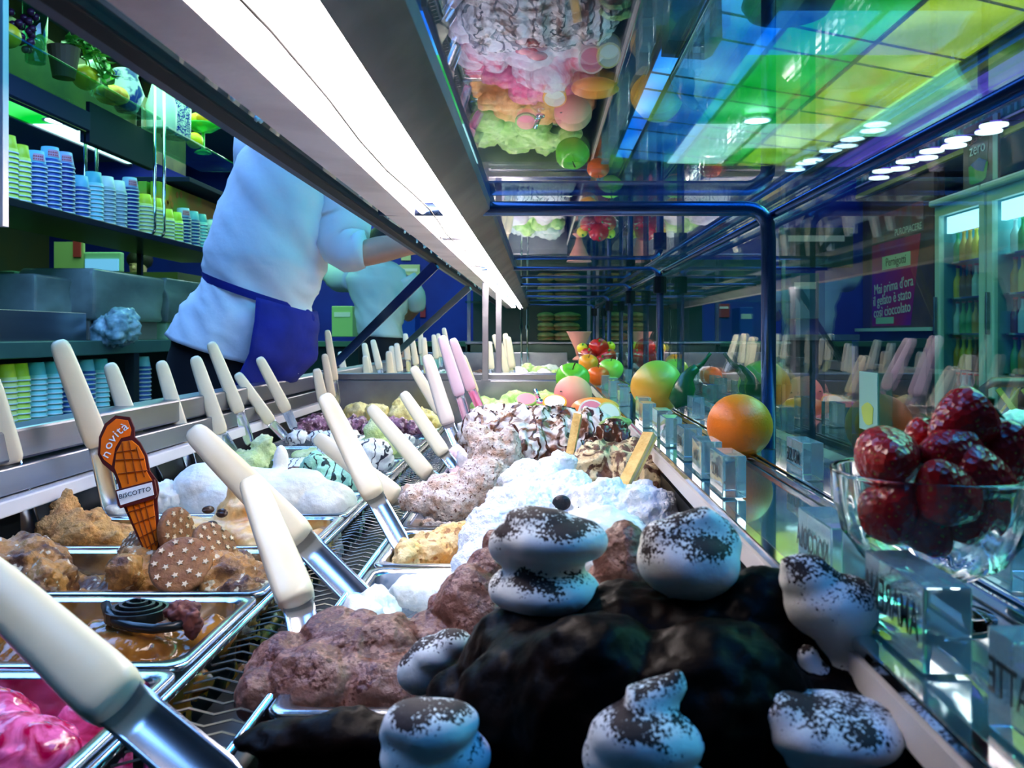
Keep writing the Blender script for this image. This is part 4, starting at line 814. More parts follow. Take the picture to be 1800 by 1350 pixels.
bm = BM(); extrude_poly(bm, [SP(*p, -0.002) for p in [(203, 822), (206, 795), (216, 776), (232, 774), (244, 784), (254, 802), (259, 830), (268, 845), (274, 862), (270, 880), (278, 958), (272, 980), (264, 984), (222, 886), (214, 850)]], (0, 0.002, 0)); obj('cone', bm, cone_m, sg)
def bar2(a, b, w_=0.8):
    A, B = SP(*a, -0.003), SP(*b, -0.003); d = B-A; s_ = d.normalized().cross(Vector((0, 1, 0)))*w_/F*YS
    return obox(BM(), (A+B)/2, d/2, s_, Vector((0, 0.0008, 0)))
for a, b in (((217, 778), (228, 850)), ((229, 775), (243, 846)), ((242, 785), (256, 838)), ((206, 808), (256, 806)), ((210, 832), (262, 826)), ((222, 884), (274, 872)), ((226, 900), (272, 886)), ((238, 920), (275, 906)), ((248, 944), (276, 930)), ((256, 965), (278, 950)), ((236, 884), (266, 980)), ((256, 880), (276, 958)), ((246, 884), (272, 975)), ((205, 795), (240, 790))):
    obj('waffle_ridge', bar2(a, b), ridge_m, sg)
bm = BM(); extrude_poly(bm, [SP(*p, -0.0055) for p in [(207, 860), (275, 842), (280, 868), (276, 875), (216, 892), (211, 886)]], (0, 0.0025, 0)); obj('plate_border', bm, mar, sg)
bm = BM(); extrude_poly(bm, [SP(*p, -0.0065) for p in [(210, 862), (271, 846), (275, 868), (217, 886)]], (0, 0.001, 0)); obj('name_plate', bm, wpl, sg)
d1 = (SP(271, 855)-SP(212, 873)).normalized(); up1 = Vector((0, -1, 0)).cross(d1).normalized()
if up1.z < 0: up1 = -up1
up1 = (up1+Vector((0, 0.42*up1.z, 0))).normalized(); d1 = (d1-up1*d1.dot(up1)).normalized()
obj('lettering', text_mesh('BISCOTTO', 0.0072, 0.0002, basis(SP(243.5, 864, -0.0084), d1, up1)), ink, sg)
wht = mat('white lettering', (0.9, 0.9, 0.88), 0.4)
for ch, (px, py, ang) in zip('novità', ((188, 798, 62), (192, 782, 55), (199, 771, 50), (205, 763, 48), (211, 757, 45), (220, 750, 40))):
    a = math.radians(ang); x_ = Vector((math.cos(a), 0, math.sin(a))); x_ += Vector((0, 0.42*x_.z, 0)); x_.normalize(); y_ = Vector((-math.sin(a), 0.42*math.cos(a), math.cos(a))); y_ = (y_-x_*y_.dot(x_)).normalized()
    obj('lettering', text_mesh(ch, 0.0155, 0.0003, basis(SP(px, py, -0.0018), x_, y_)), wht, sg)

# ================================================================== fruit on the ledge
def noise_sphere(c_, r, amp, freq, sub=4, prof=None, seed=0):
    bm = BM(); vs = sphere(bm, (0, 0, 0), 1.0, sub)
    co = np.array([v.co[:] for v in vs]); d = fbm(co*freq+seed, 3)*amp
    for v, q in zip(vs, d):
        n_ = v.co.copy(); s = 1+q
        v.co = n_*s
        if prof: v.co = prof(v.co, n_)
        v.co = Vector((v.co.x*r[0], v.co.y*r[1], v.co.z*r[2]))
    bm.transform(Matrix.Translation(c_)); return bm
def skin(name, c1, c2, ax, a, b, rough=0.35, bump=0.2, bs=400):
    """peel whose colour runs from one side of the fruit to the other"""
    m, nt, bb = nodes(name); N = nt.nodes.new; L = nt.links.new; bb.inputs['Roughness'].default_value = rough
    tc = N('ShaderNodeTexCoord'); dt = N('ShaderNodeVectorMath'); dt.operation = 'DOT_PRODUCT'; L(tc.outputs['Object'], dt.inputs[0]); dt.inputs[1].default_value = ax
    n = N('ShaderNodeTexNoise'); n.inputs['Scale'].default_value = 25; L(tc.outputs['Object'], n.inputs['Vector'])
    ad = N('ShaderNodeMath'); ad.operation = 'MULTIPLY_ADD'; L(n.outputs['Fac'], ad.inputs[0]); ad.inputs[1].default_value = 0.02; L(dt.outputs['Value'], ad.inputs[2])
    mr = N('ShaderNodeMapRange'); mr.inputs['From Min'].default_value = a+0.01; mr.inputs['From Max'].default_value = b+0.01; L(ad.outputs[0], mr.inputs['Value'])
    mx = N('ShaderNodeMix'); mx.data_type = 'RGBA'; L(mr.outputs[0], mx.inputs['Factor']); mx.inputs[6].default_value = rgba(c1); mx.inputs[7].default_value = rgba(c2); L(mx.outputs[2], bb.inputs['Base Color'])
    n2 = N('ShaderNodeTexNoise'); n2.inputs['Scale'].default_value = bs; L(tc.outputs['Object'], n2.inputs['Vector'])
    bp = N('ShaderNodeBump'); bp.inputs['Strength'].default_value = bump; bp.inputs['Distance'].default_value = 0.001; L(n2.outputs['Fac'], bp.inputs['Height']); L(bp.outputs[0], bb.inputs['Normal'])
    return m
zs = Z(-0.145)
def on_shelf(px, Y, rz): return Vector(((px-PX)/F*Y, Y, zs+rz))
c_ = on_shelf(1300, 1.0, 0.038)
t = thing('orange', 'large orange standing on the glass ledge behind the acrylic blocks', 'orange', c_-Vector((0, 0, 0.038)))
obj('peel', noise_sphere(c_, (0.038, 0.038, 0.0375), 0.01, 1.5), skin('orange peel', (0.95, 0.20, 0.002), (0.80, 0.36, 0.015), (0.7, 0, 0.7), 0.03, 0.075, 0.38, 0.5, 350), t, smooth=True)
obj('navel', lathe(BM(), [(0.0, 0), (0.003, 0), (0.002, 0.002), (0, 0.002)], c_+Vector((0, 0, 0.0365)), 10, False), mat('stem green', (0.1, 0.2, 0.02), 0.6), t)
def tip(co, n_):
    if n_.x < -0.75: co = co.copy(); co.x -= (-n_.x-0.75)*0.55
    return co
c_ = on_shelf(1157, 1.58, 0.049)
t = thing('mango', 'green and yellow mango on the ledge with its tip pointing left', 'mango', c_-Vector((0, 0, 0.049)))
obj('peel', noise_sphere(c_, (0.046, 0.045, 0.049), 0.02, 1.3, prof=tip), skin('mango peel', (0.78, 0.42, 0.04), (0.30, 0.52, 0.05), (0.6, 0, 0.8), 0.02, 0.065, 0.32), t, smooth=True)
obj('tip', lathe(BM(), [(0.0, -0.002), (0.003, 0), (0, 0.003)], c_+Vector((-0.052, 0, -0.012)), 8, False), mat('dark stem', (0.03, 0.02, 0.01), 0.6), t)
# green gourd with a curving stem
gd = mat('dark green pepper skin', (0.01, 0.09, 0.03), 0.22, 0, (0.015, 0.14, 0.03), 20)
t = thing('green_pepper', 'dark green pepper with a long curved stem leaning on the mango', 'pepper', on_shelf(1195, 1.52, 0))
pts = [on_shelf(1182, 1.52, 0.022), on_shelf(1198, 1.52, 0.034), on_shelf(1204, 1.52, 0.052), on_shelf(1207, 1.52, 0.068), on_shelf(1215, 1.52, 0.078), on_shelf(1225, 1.52, 0.086)]
obj('flesh', tube(BM(), pts, [0.012, 0.022, 0.020, 0.013, 0.010, 0.008], 16), gd, t, smooth=True)
obj('stem', tube(BM(), [on_shelf(1222, 1.52, 0.084), on_shelf(1235, 1.52, 0.093), on_shelf(1243, 1.52, 0.104), on_shelf(1249, 1.52, 0.112)], [0.006, 0.004, 0.003, 0.003], 8), gd, t, smooth=True)
def apple(label, c_, r, m, col_stem=(0.05, 0.03, 0.01), nm='apple', sq=0.9, tilt=0.5):
    prof = []
    for k in range(25):
        a = -PI/2+PI*k/24; rr = math.cos(a)*(1+0.10*math.sin(a)); zz = math.sin(a)*sq
        if a > 1.0: zz -= (a-1.0)**2*0.85
        if a < -1.15: zz += (-a-1.15)**2*0.8
        prof.append((max(rr, 0.0)*r, zz*r))
    bm = BM(); lathe(bm, prof, (0, 0, 0), 32, False, fn=lambda a, z: 1+0.025*math.cos(5*a))
    bmesh.ops.remove_doubles(bm, verts=bm.verts, dist=1e-6)
    R_ = Matrix.Translation(c_) @ Matrix.Rotation(tilt, 4, 'X'); bm.transform(R_)
    t = thing(nm, label, nm, c_-Vector((0, 0, r*0.9))); obj('skin', bm, m, t, smooth=True)
    s = BM(); tube(s, [(0, 0, r*0.55), (r*0.06, 0, r*0.85), (r*0.15, 0, r*1.1)], [r*0.04, r*0.035, r*0.05], 6); s.transform(R_); obj('stem', s, mat('apple stem', col_stem, 0.6), t)
    return t
green_a = mat('green apple skin', (0.10, 0.48, 0.03), 0.2, 0, (0.20, 0.60, 0.06), 12)
lime_a = mat('lime apple skin', (0.28, 0.66, 0.05), 0.2, 0, (0.38, 0.74, 0.10), 12)
apple('green apple behind the peach by the partition', P(1006, 666, 2.15), 0.043, green_a)
c_ = P(1007, 692, 1.82)
t = thing('peach', 'pink and orange peach resting on the fruit gelato', 'peach', c_-Vector((0, 0, 0.039)))
def crease(co, n_):
    a = math.atan2(n_.y, n_.x+0.3); q = math.exp(-((a+1.9)/0.18)**2)*0.035; return co*(1-q)
obj('skin', noise_sphere(c_, (0.0405, 0.040, 0.038), 0.012, 1.6, prof=crease), skin('peach skin', (0.85, 0.30, 0.30), (0.86, 0.48, 0.26), (0.9, 0, 0.4), -0.012, 0.045, 0.55, 0.1), t, smooth=True)
obj('stem_scar', lathe(BM(), [(0.0, 0), (0.003, 0.0), (0.002, 0.002), (0, 0.002)], c_+Vector((-0.026, -0.030, 0.006)), 8, False), bean_m, t)
c_ = P(1046, 716, 1.70)
single('mango_half', noise_sphere(c_, (0.048, 0.036, 0.020), 0.02, 1.5), skin('mango half skin', (0.88, 0.26, 0.08), (0.90, 0.42, 0.02), (1, 0, 0), -0.03, 0.03, 0.3), 'orange mango half lying right below the peach', 'mango', smooth=True)
apple('small tomato-red mandarin left of the lime apple', on_shelf(1051, 2.36, 0.030), 0.031, mat('mandarin skin', (0.85, 0.13, 0.01), 0.3), (0.05, 0.2, 0.03), 'mandarin', 0.88, 0.1)
apple('bright lime apple on the ledge past the partition', on_shelf(1073, 2.62, 0.036), 0.039, lime_a, nm='apple', tilt=0.2)
apple('orange tangerine left of the red fruit bowl', on_shelf(1034, 2.95, 0.045), 0.034, mat('tangerine skin', (0.90, 0.33, 0.02), 0.3), nm='tangerine')
# red peppers and lemon in a far glass bowl
def glass_bowl(name, label, c_, prof_out, ribs=0, m=bowl_glass, th=0.0022, n=64, foot=None, cat='bowl', swirl=0.0, smooth=True):
    t = thing(name, label, cat, c_)
    bm = BM(); rings = []
    allp = [(r, z, 0) for r, z in prof_out]+[(max(r-th, 0.0004), z+(th*0.8 if i < len(prof_out)-1 else 0), 1) for i, (r, z) in reversed(list(enumerate(prof_out)))]
    zmx = max(z for _, z in prof_out)
    for (r, z, inn) in allp:
        q = 0 if inn else ribs
        rings.append([c_+Vector((r*(1+(0.022*math.cos(q*(2*PI*k/n+swirl*z/zmx)) if q and z < zmx*0.9 else 0))*math.cos(2*PI*k/n), r*(1+(0.022*math.cos(q*(2*PI*k/n+swirl*z/zmx)) if q and z < zmx*0.9 else 0))*math.sin(2*PI*k/n), z)) for k in range(n)])
    loft(bm, rings); obj('bowl_wall', bm, m, t, smooth=smooth)
    if foot:
        bm = BM(); lathe(bm, foot, c_, 32, True); obj('foot', bm, m, t, smooth=True)
    return t
cb = on_shelf(1078, 3.3, 0.0); cb.x = 0.225
glass_bowl('fruit_bowl', 'far clear glass bowl heaped with red peppers and a lemon', cb+Vector((0, 0, 0.004)), [(0.02, 0), (0.05, 0.015), (0.075, 0.05), (0.08, 0.07)], m=glass)
pep = mat('red pepper skin', (0.62, 0.02, 0.01), 0.18)
for k, (dx, dy, dz, r, nm, lb, m_) in enumerate(((0.0, 0.0, 0.095, 0.038, 'red_pepper', 'red pepper on top of the far fruit bowl', pep), (-0.04, -0.01, 0.065, 0.032, 'red_pepper', 'red pepper at the left of the far fruit bowl', pep), (0.035, -0.02, 0.062, 0.032, 'red_pepper', 'red pepper at the right of the far fruit bowl', pep), (-0.01, 0.04, 0.055, 0.03, 'red_pepper', 'red pepper at the back of the far fruit bowl', pep), (0.01, -0.02, 0.042, 0.028, 'red_pepper', 'red pepper lowest in the far fruit bowl', pep), (0.045, 0.02, 0.098, 0.022, 'lemon', 'yellow lemon on the right of the far fruit bowl', mat('lemon skin', (0.85, 0.66, 0.02), 0.3)), (-0.062, 0.02, 0.092, 0.022, 'lemon', 'yellow lemon on the left of the far fruit bowl', MATS['lemon skin'] if 'lemon skin' in MATS else None))):
    c_ = cb+Vector((dx, dy, dz))
    t = thing(nm, lb, nm.split('_')[-1], c_-Vector((0, 0, r)))
    def lobes(co, n_, rr=r): a = math.atan2(n_.y, n_.x); return co*(1+0.06*math.cos(4*a))
    obj('skin', noise_sphere(c_, (r, r, r*0.9), 0.02, 2, 3, prof=lobes if nm == 'red_pepper' else None, seed=k), m_, t, smooth=True)
    obj('stem', tube(BM(), [c_+Vector((0, -r*0.7, r*0.55)), c_+Vector((0.002, -r*0.9, r*0.8))], 0.004, 6), mat('pepper stem', (0.06, 0.3, 0.03), 0.5), t)
for (px, py, Y, lb) in ((1018, 592, 3.9, 'pink flared sundae glass left of the far posts'),):
    c_ = P(px, 625, Y); t = thing('sundae_glass', lb, 'glass', c_)
    obj('cup', lathe(BM(), [(0.012, 0), (0.02, 0.03), (0.055, 0.105), (0.058, 0.11), (0.054, 0.108), (0.018, 0.032), (0.01, 0.01)], c_, 20), mat('pink paper', (0.75, 0.30, 0.22), 0.5), t, smooth=True)
    obj('base', lathe(BM(), [(0.03, -0.02), (0.03, -0.015), (0.01, 0.0), (0.008, 0.01)], c_, 20), MATS['pink paper'], t)

# strawberry bowl
CB = Vector((0.201, 0.44, zs+0.003))
glass_bowl('strawberry_bowl', 'footed glass dessert bowl with swirled ribs full of strawberries', CB, [(0.008, 0.018), (0.020, 0.019), (0.034, 0.027), (0.043, 0.040), (0.0475, 0.055), (0.0490, 0.070), (0.0492, 0.0725)], 20, th=0.0016, n=160, foot=[(0.030, -0.0028), (0.031, -0.001), (0.016, 0.004), (0.006, 0.010), (0.006, 0.015), (0.011, 0.018)], swirl=0.9)
sb_m, nt, b = nodes('strawberry skin'); MATS['sb'] = sb_m
b.inputs['Roughness'].default_value = 0.25
vr = nt.nodes.new('ShaderNodeTexVoronoi'); vr.inputs['Scale'].default_value = 280; tc = nt.nodes.new('ShaderNodeTexCoord'); nt.links.new(tc.outputs['Object'], vr.inputs['Vector'])
rp = nt.nodes.new('ShaderNodeValToRGB'); rp.color_ramp.elements[0].position = 0.10; rp.color_ramp.elements[1].position = 0.22
rp.color_ramp.elements[0].color = (0.45, 0.16, 0.03, 1); rp.color_ramp.elements[1].color = (0.44, 0.004, 0.006, 1)
nt.links.new(vr.outputs['Distance'], rp.inputs[0]); nt.links.new(rp.outputs[0], b.inputs['Base Color'])
bp = nt.nodes.new('ShaderNodeBump'); bp.inputs['Strength'].default_value = 0.7; bp.inputs['Distance'].default_value = 0.0015; nt.links.new(vr.outputs['Distance'], bp.inputs['Height']); nt.links.new(bp.outputs[0], b.inputs['Normal'])
leaf_g = mat('strawberry leaf', (0.03, 0.16, 0.03), 0.5)
def strawberry(label, c_, r, d):
    """d = direction of the tip"""
    d = Vector(d).normalized(); q = Vector((0, 0, -1)).rotation_difference(d).to_matrix().to_4x4()
    M = Matrix.Translation(c_) @ q
    prof = [(0.0, -1.25), (0.22, -1.2), (0.48, -0.95), (0.74, -0.5), (0.93, 0.0), (1.0, 0.35), (0.92, 0.65), (0.62, 0.86), (0.25, 0.88), (0.0, 0.84)]
    pp = []
    for i in range(len(prof)-1):
        for s_ in (0, 0.5): pp.append((prof[i][0]*(1-s_)+prof[i+1][0]*s_, prof[i][1]*(1-s_)+prof[i+1][1]*s_))
    bm = BM(); lathe(bm, [(a*r, b_*r) for a, b_ in pp], (0, 0, 0), 24, True, fn=lambda a, z: 1+0.04*math.cos(3*a+1)); bm.transform(M)
    t = thing('strawberry', label, 'strawberry', c_-Vector((0, 0, r))); obj('flesh', bm, sb_m, t, smooth=True)
    bm = BM()
    for k in range(7):
        a = 2*PI*k/7; u = Vector((math.cos(a), math.sin(a), 0)); v = Vector((-math.sin(a), math.cos(a), 0))
        p0 = Vector((0, 0, 0.90*r)); A = [p0-v*0.08*r, p0+u*0.45*r-v*0.16*r+Vector((0, 0, .06*r)), p0+u*0.85*r-Vector((0, 0, .05*r)), p0+u*0.45*r+v*0.16*r+Vector((0, 0, .06*r)), p0+v*0.08*r]
        extrude_poly(bm, A, (0, 0, 0.04*r))
    bm.transform(M); obj('leaf_cap', bm, leaf_g, t)
def SBP(px, py, dy=0.0): return P(px, py, 0.44+dy)
strawberry('dark red strawberry crowning the heap, tip pointing down left', SBP(1690, 742, 0.0), 0.0165, (-0.75, -0.2, -0.45))
strawberry('round strawberry at the left rim of the bowl', SBP(1562, 805, -0.01), 0.0165, (-0.2, -0.85, 0.1))
strawberry('strawberry in the middle lying with its tip to the left', SBP(1668, 800, -0.008), 0.0155, (-0.8, -0.4, 0.1))
strawberry('strawberry at the right rim of the bowl', SBP(1755, 800, 0.0), 0.016, (0.3, -0.3, 0.8))
strawberry('strawberry with a pale shoulder right of the middle one', SBP(1718, 835, -0.014), 0.015, (0.8, -0.3, -0.3))
strawberry('strawberry pressed against the front glass, tip up', SBP(1660, 862, -0.024), 0.0155, (-0.45, -0.35, 0.6))
strawberry('strawberry low at the left inside the bowl', SBP(1567, 895, -0.008), 0.0155, (0.1, -0.6, 0.6))
strawberry('small strawberry between the left one and the crown', SBP(1622, 775, 0.014), 0.012, (-0.5, 0.1, -0.6))
strawberry('strawberry lowest in the middle of the bowl', SBP(1620, 925, -0.006), 0.015, (0.5, -0.5, -0.6))
strawberry('strawberry low at the right inside the bowl', SBP(1705, 905, -0.006), 0.0155, (-0.6, -0.5, -0.4))
strawberry('strawberry hidden at the back of the bowl', SBP(1700, 800, 0.028), 0.015, (0.2, 0.5, 0.6))

# ------------------------------------------------------------------ acrylic flavour blocks
letter = mat('dark lettering', (0.005, 0.01, 0.015), 0.4)
def block(label, x, y0_, ln, text=None, wd=0.021, ht=0.037, size=0.010):
    t = thing('flavour_block', label, 'block', (x+wd/2, y0_+ln/2, zs)); z0 = zs+0.0012
    obj('acrylic', box(BM(), (x, y0_, z0), (x+wd, y0_+ln, z0+ht), 0.0008, 2), acrylic, t)
    if text:
        obj('lettering', text_mesh(text, size*1.75, 0.0001, sx=0.60, bold=size*0.012, M=basis((x-0.0012, y0_+ln/2, z0+ht*0.55), (0, 1, 0), (0, 0, 1))), letter, t)
block('nearest acrylic block lettered FIOR DI LATTE at the lower right', 0.1645, 0.236, 0.078, 'FIOR DI LATTE', size=0.0105)
block('acrylic block lettered AMARENA in front of the strawberry bowl', 0.1615, 0.36, 0.065, 'AMARENA', size=0.0125)
block('acrylic block lettered NOCCIOLA left of the strawberry bowl', 0.160, 0.47, 0.06, 'NOCCIOLA', size=0.0105)
block('acrylic block lettered MOUSSE behind the orange channel on the outer ledge', 0.258, 0.84, 0.055, 'MOUSSE', size=0.011)
block('acrylic block lettered CIOCCOLATO behind the strawberry bowl', 0.262, 0.475, 0.07, 'CIOCCOLATO', size=0.0100)
block('clear acrylic block right in front of the orange', 0.160, 0.75, 0.055, 'BACIO', size=0.009)
block('clear acrylic block left of the orange, second in its file', 0.160, 0.85, 0.05, 'KIWI', size=0.009)
block('clear acrylic block left of the orange, third in its file', 0.163, 0.97, 0.05, 'MENTA', size=0.009)
yy = 1.10; k = 0
for yy, xx in ((1.09, 0.160), (1.20, 0.164), (1.32, 0.158), (1.44, 0.166), (1.72, 0.160), (1.84, 0.168), (1.96, 0.160), (2.10, 0.17), (2.22, 0.16), (2.5, 0.165), (3.0, 0.17), (3.2, 0.165), (3.45, 0.17), (3.7, 0.165)):
    t = block('clear acrylic flavour block farther along the ledge', xx, yy, 0.05)
for k, o in enumerate([o for o in C.objects if o.get('label') == 'clear acrylic flavour block farther along the ledge']): o['group'] = 'far acrylic flavour blocks'; o['label'] = 'clear acrylic block, %s in line along the ledge beyond the orange' % ORD[k]
for yy in (1.25, 1.45, 1.8, 2.2, 2.6): 
    t = block('', 0.258, yy, 0.05)
for k, o in enumerate([o for o in C.objects if o.name.startswith('flavour_block') and not o.get('label')]): setp(o, 'blank acrylic block, %s in the outer file past the steel channel' % ORD[k], 'block', 'outer acrylic blocks')
# card on the front glass
t = thing('glass_card', 'pale green card with a yellow fruit picture on the front glass', 'card', (XG-0.001, 0.83, Z(-0.10)))
obj('paper', box(BM(), (XG-0.0012, 0.795, Z(-0.092)), (XG-0.0004, 0.84, Z(-0.036))), mat('card paper', (0.35, 0.62, 0.42), 0.6), t)
obj('picture', extrude_poly(BM(), [(XG-0.0016, 0.80+0.0175+0.015*math.cos(a*0.5)*(1+0.2*math.sin(a*1.7)), Z(-0.076)+0.011*math.sin(a*0.5)) for a in range(12)], (0.0003, 0, 0)), mat('card yellow', (0.6, 0.7, 0.1), 0.6), t)
# ================================================================== far bread rack
rk = thing('bread_rack', 'stainless rack at the far end carrying stacked rolls', 'rack', (0.05, 5.4, 0))
for z_ in (0.00-0.045, 0.20, 0.36):
    obj('rack_shelf', box(BM(), (-0.45, 5.1, Z(z_)-0.012), (1.5, 5.7, Z(z_)), 0.002), steel if z_ < 0.1 else glass_green, rk)
obj('rack_front', box(BM(), (-0.45, 5.12, Z(-0.30)), (1.5, 5.15, Z(-0.06))), mat('rack front panel', (0.10, 0.16, 0.13), 0.25, 0.8), rk)
for x in (-0.44, 0.28, 1.45): obj('rack_post', box(BM(), (x, 5.12, 0), (x+0.02, 5.14, Z(0.45))), steel, rk)
obj('rack_back', box(BM(), (-0.45, 5.70, 0), (1.5, 5.72, Z(0.5))), mat('rack back', (0.015, 0.05, 0.04), 0.4), rk)
bread = mat('crust', (0.42, 0.30, 0.10), 0.7, 0, (0.22, 0.18, 0.06), 16, 0.6, 60)
n_r = 0
for lv in range(3):
    for j, (x, rx) in enumerate(((0.035, 0.055), (0.165, 0.085))):
        c_ = Vector((x, 5.35, Z(-0.045)+0.034+lv*0.062))
        t = thing('bread_roll', 'filled %s bread roll on the %s layer of the far rack' % (('short', 'long')[j], ('lowest', 'middle', 'top')[lv]), 'bread', c_-Vector((0, 0, 0.03)))
        obj('crust', noise_sphere(c_+Vector((0, 0, 0.006)), (rx, 0.07, 0.022), 0.06, 2, 3, seed=lv+j), bread, t, smooth=True)
        obj('filling', noise_sphere(c_-Vector((0, 0, 0.012)), (rx*1.02, 0.072, 0.008), 0.12, 4, 3, seed=lv+j+5), mat('filling', (0.25, 0.30, 0.06), 0.5, 0, (0.5, 0.12, 0.05), 30), t, smooth=True)
        obj('lower_crust', noise_sphere(c_-Vector((0, 0, 0.02)), (rx*0.95, 0.068, 0.012), 0.04, 2, 3, seed=lv+j+9), bread, t, smooth=True)

# ================================================================== staff side: shelving against the left
XS = -2.2
lac = mat('dark blue shelf lacquer', (0.003, 0.008, 0.05), 0.8)
dk = mat('black shelf', (0.006, 0.010, 0.014), 0.3)
zc = Z(0.565)
unit = thing('shelf_unit', 'dark wall shelf unit behind the staff with cups and fruit', 'shelf unit', (-2.4, 4.6, 0))
obj('cup_shelf', box(BM(), (-2.65, 2.6, zc-0.035), (XS+0.02, 6.3, zc), 0.003), dk, unit)
obj('fascia', box(BM(), (-2.36, 2.6, Z(1.055)), (-2.33, 4.42, Z(1.15)), 0.003), lac, unit)
obj('dark_board', box(BM(), (-2.36, 4.43, Z(1.0)), (-2.34, 5.2, Z(1.21))), mat('matt navy board', (0.004, 0.008, 0.03), 0.85), unit)
obj('upper_shelf', box(BM(), (-2.65, 5.3, Z(0.95)), (XS+0.02, 6.4, Z(0.98)), 0.003), lac, unit)
obj('glass_board', box(BM(), (-2.55, 2.9, Z(1.245)), (XS, 4.95, Z(1.257)), 0.002), glass_green, unit)
obj('glass_board', box(BM(), (-2.55, 5.05, Z(1.22)), (XS, 6.4, Z(1.232)), 0.002), glass_green, unit)
obj('mirror_back', box(BM(), (-2.38, 2.6, zc), (-2.365, 5.9, Z(1.055))), mat('mirror', (0.8, 0.95, 0.95), 0.02, 1.0), unit)
obj('upper_back', box(BM(), (-2.68, 2.6, Z(0.985)), (-2.66, 6.4, 2.7)), mat('olive back panel', (0.02, 0.022, 0.008), 0.5, 0, (0.09, 0.07, 0.015), 4), unit)
for yy in (3.9, 5.6): obj('upright', box(BM(), (-2.65, yy, 0.975), (-2.62, yy+0.03, 2.70)), dk, unit)
# bent chrome hangers
for yy in (4.80, 4.92):
    pts = [(XS+0.03, yy, 2.70), (XS+0.03, yy, Z(0.60))]+[(XS+0.03-0.05*(1-math.cos(a)), yy, Z(0.60)-0.05*math.sin(a)) for a in (0.4, 0.8, 1.2, 1.57)]+[(-2.62, yy, Z(0.55))]
    t = thing('chrome_hanger', 'bent chrome tube hanger, %s of the pair on the shelves' % ('nearer' if yy < 4.9 else 'farther'), 'tube', (XS, yy, Z(0.5)))
    obj('tube', tube(BM(), pts, 0.009, 8), chrome, t, smooth=True); obj('ceiling_cap', lathe(BM(), [(0.02, 0), (0.02, 0.02), (0.0, 0.02)], (XS+0.03, yy, 2.675), 12, False), chrome, t)
# paper cups, each one its own thing
cup_cols = {'pale blue': ((0.20, 0.60, 0.74), (0.02, 0.08, 0.32)), 'lime': ((0.55, 0.72, 0.03), (0.70, 0.85, 0.12)), 'white patterned': ((0.75, 0.85, 0.85), (0.3, 0.4, 0.45)), 'navy banded': ((0.35, 0.55, 0.85), (0.01, 0.03, 0.22)), 'turquoise': ((0.12, 0.55, 0.62), (0.3, 0.75, 0.78)), 'yellow': ((0.80, 0.80, 0.04), (0.85, 0.85, 0.3))}
cup_me = {}
def cup_mesh(kind):
    if kind in cup_me: return cup_me[kind]
    a, b = cup_cols[kind]
    body = mat('cup '+kind, a, 0.4); band = mat('cup band '+kind, b, 0.4); rim = mat('cup rim', (0.85, 0.9, 0.92), 0.4)
    def m_(prof, m, cap=False):
        bm = BM(); lathe(bm, prof, (0, 0, 0), 20, cap); me = bpy.data.meshes.new('cup'); bm.normal_update(); bm.to_mesh(me); bm.free(); me.materials.append(m); me.polygons.foreach_set('use_smooth', [True]*len(me.polygons)); return me
    h = 0.075
    # stacked upside down: the rim is at the bottom
    wall = m_([(0.0455, 0.004), (0.0415, 0.030), (0.035, h), (0.0, h)], body)
    bnd = m_([(0.0464, 0.005), (0.0446, 0.020), (0.0440, 0.020)], band)
    rm = m_([(0.0455, 0.0), (0.0485, 0.0), (0.0485, 0.006), (0.0455, 0.006), (0.0455, 0.0)], rim)
    cup_me[kind] = (wall, bnd, rm); return cup_me[kind]
patch_m = mat('pink print', (0.65, 0.35, 0.45), 0.5); red_ink = mat('red print', (0.55, 0.04, 0.06), 0.5)
def cup_stack(x, y, z, n, kind, where, pitch=0.021, mark=None):
    wall, bnd, rm = cup_mesh(kind)
    for k in range(n):
        last = k == n-1
        t = thing('paper_cup', '%s cup, %s from the bottom %s' % (kind, ORD[k], where), 'cup', (x, y, z+k*pitch), random.uniform(0, 6), 'paper cups '+where)
        for nm, me in (('cup_wall', wall), ('cup_band', bnd), ('cup_rim', rm)):
            o = bpy.data.objects.new(nm, me); C.objects.link(o); o.parent = t
        if last and mark:
            t.rotation_euler = (0, 0, 0)
            bm = BM(); rings = []
            for zz in (0.028, 0.060):
                rr = 0.0425-(zz-0.03)*0.145+0.0012
                rings.append([Vector((rr*math.cos(a), rr*math.sin(a), zz)) for a in [(-1.25+0.2*i) for i in range(7)]])
            A = [[bm.verts.new(p) for p in r_] for r_ in rings]
            for i in range(6): bm.faces.new((A[0][i], A[0][i+1], A[1][i+1], A[1][i]))
            obj('print_patch', bm, patch_m, t, world=False)
            bm = BM()
            for zz in (0.036, 0.048):
                for i in range(5):
                    a = -1.15+0.2*i; rr = 0.0425-(zz-0.03)*0.145+0.002
                    obox(bm, (rr*math.cos(a), rr*math.sin(a), zz), (0.0004*math.cos(a), 0.0004*math.sin(a), 0), (-0.0025*math.sin(a), 0.0025*math.cos(a), 0), (0, 0, 0.003))
            obj('print_marks', bm, red_ink, t, world=False)
stk = [(10, 'lime', 10, 0), (33, 'lime', 9, 0), (62, 'pale blue', 9, 1), (88, 'pale blue', 11, 1), (112, 'navy banded', 11, 1), (140, 'pale blue', 7, 0), (164, 'turquoise', 9, 0), (186, 'white patterned', 9, 0), (206, 'white patterned', 9, 0), (228, 'navy banded', 11, 1), (253, 'yellow', 8, 0), (272, 'yellow', 8, 0), (292, 'yellow', 6, 0), (308, 'lime', 6, 0), (322, 'navy banded', 8, 1), (338, 'pale blue', 8, 0), (352, 'turquoise', 8, 0), (365, 'white patterned', 7, 0), (377, 'pale blue', 8, 0)]
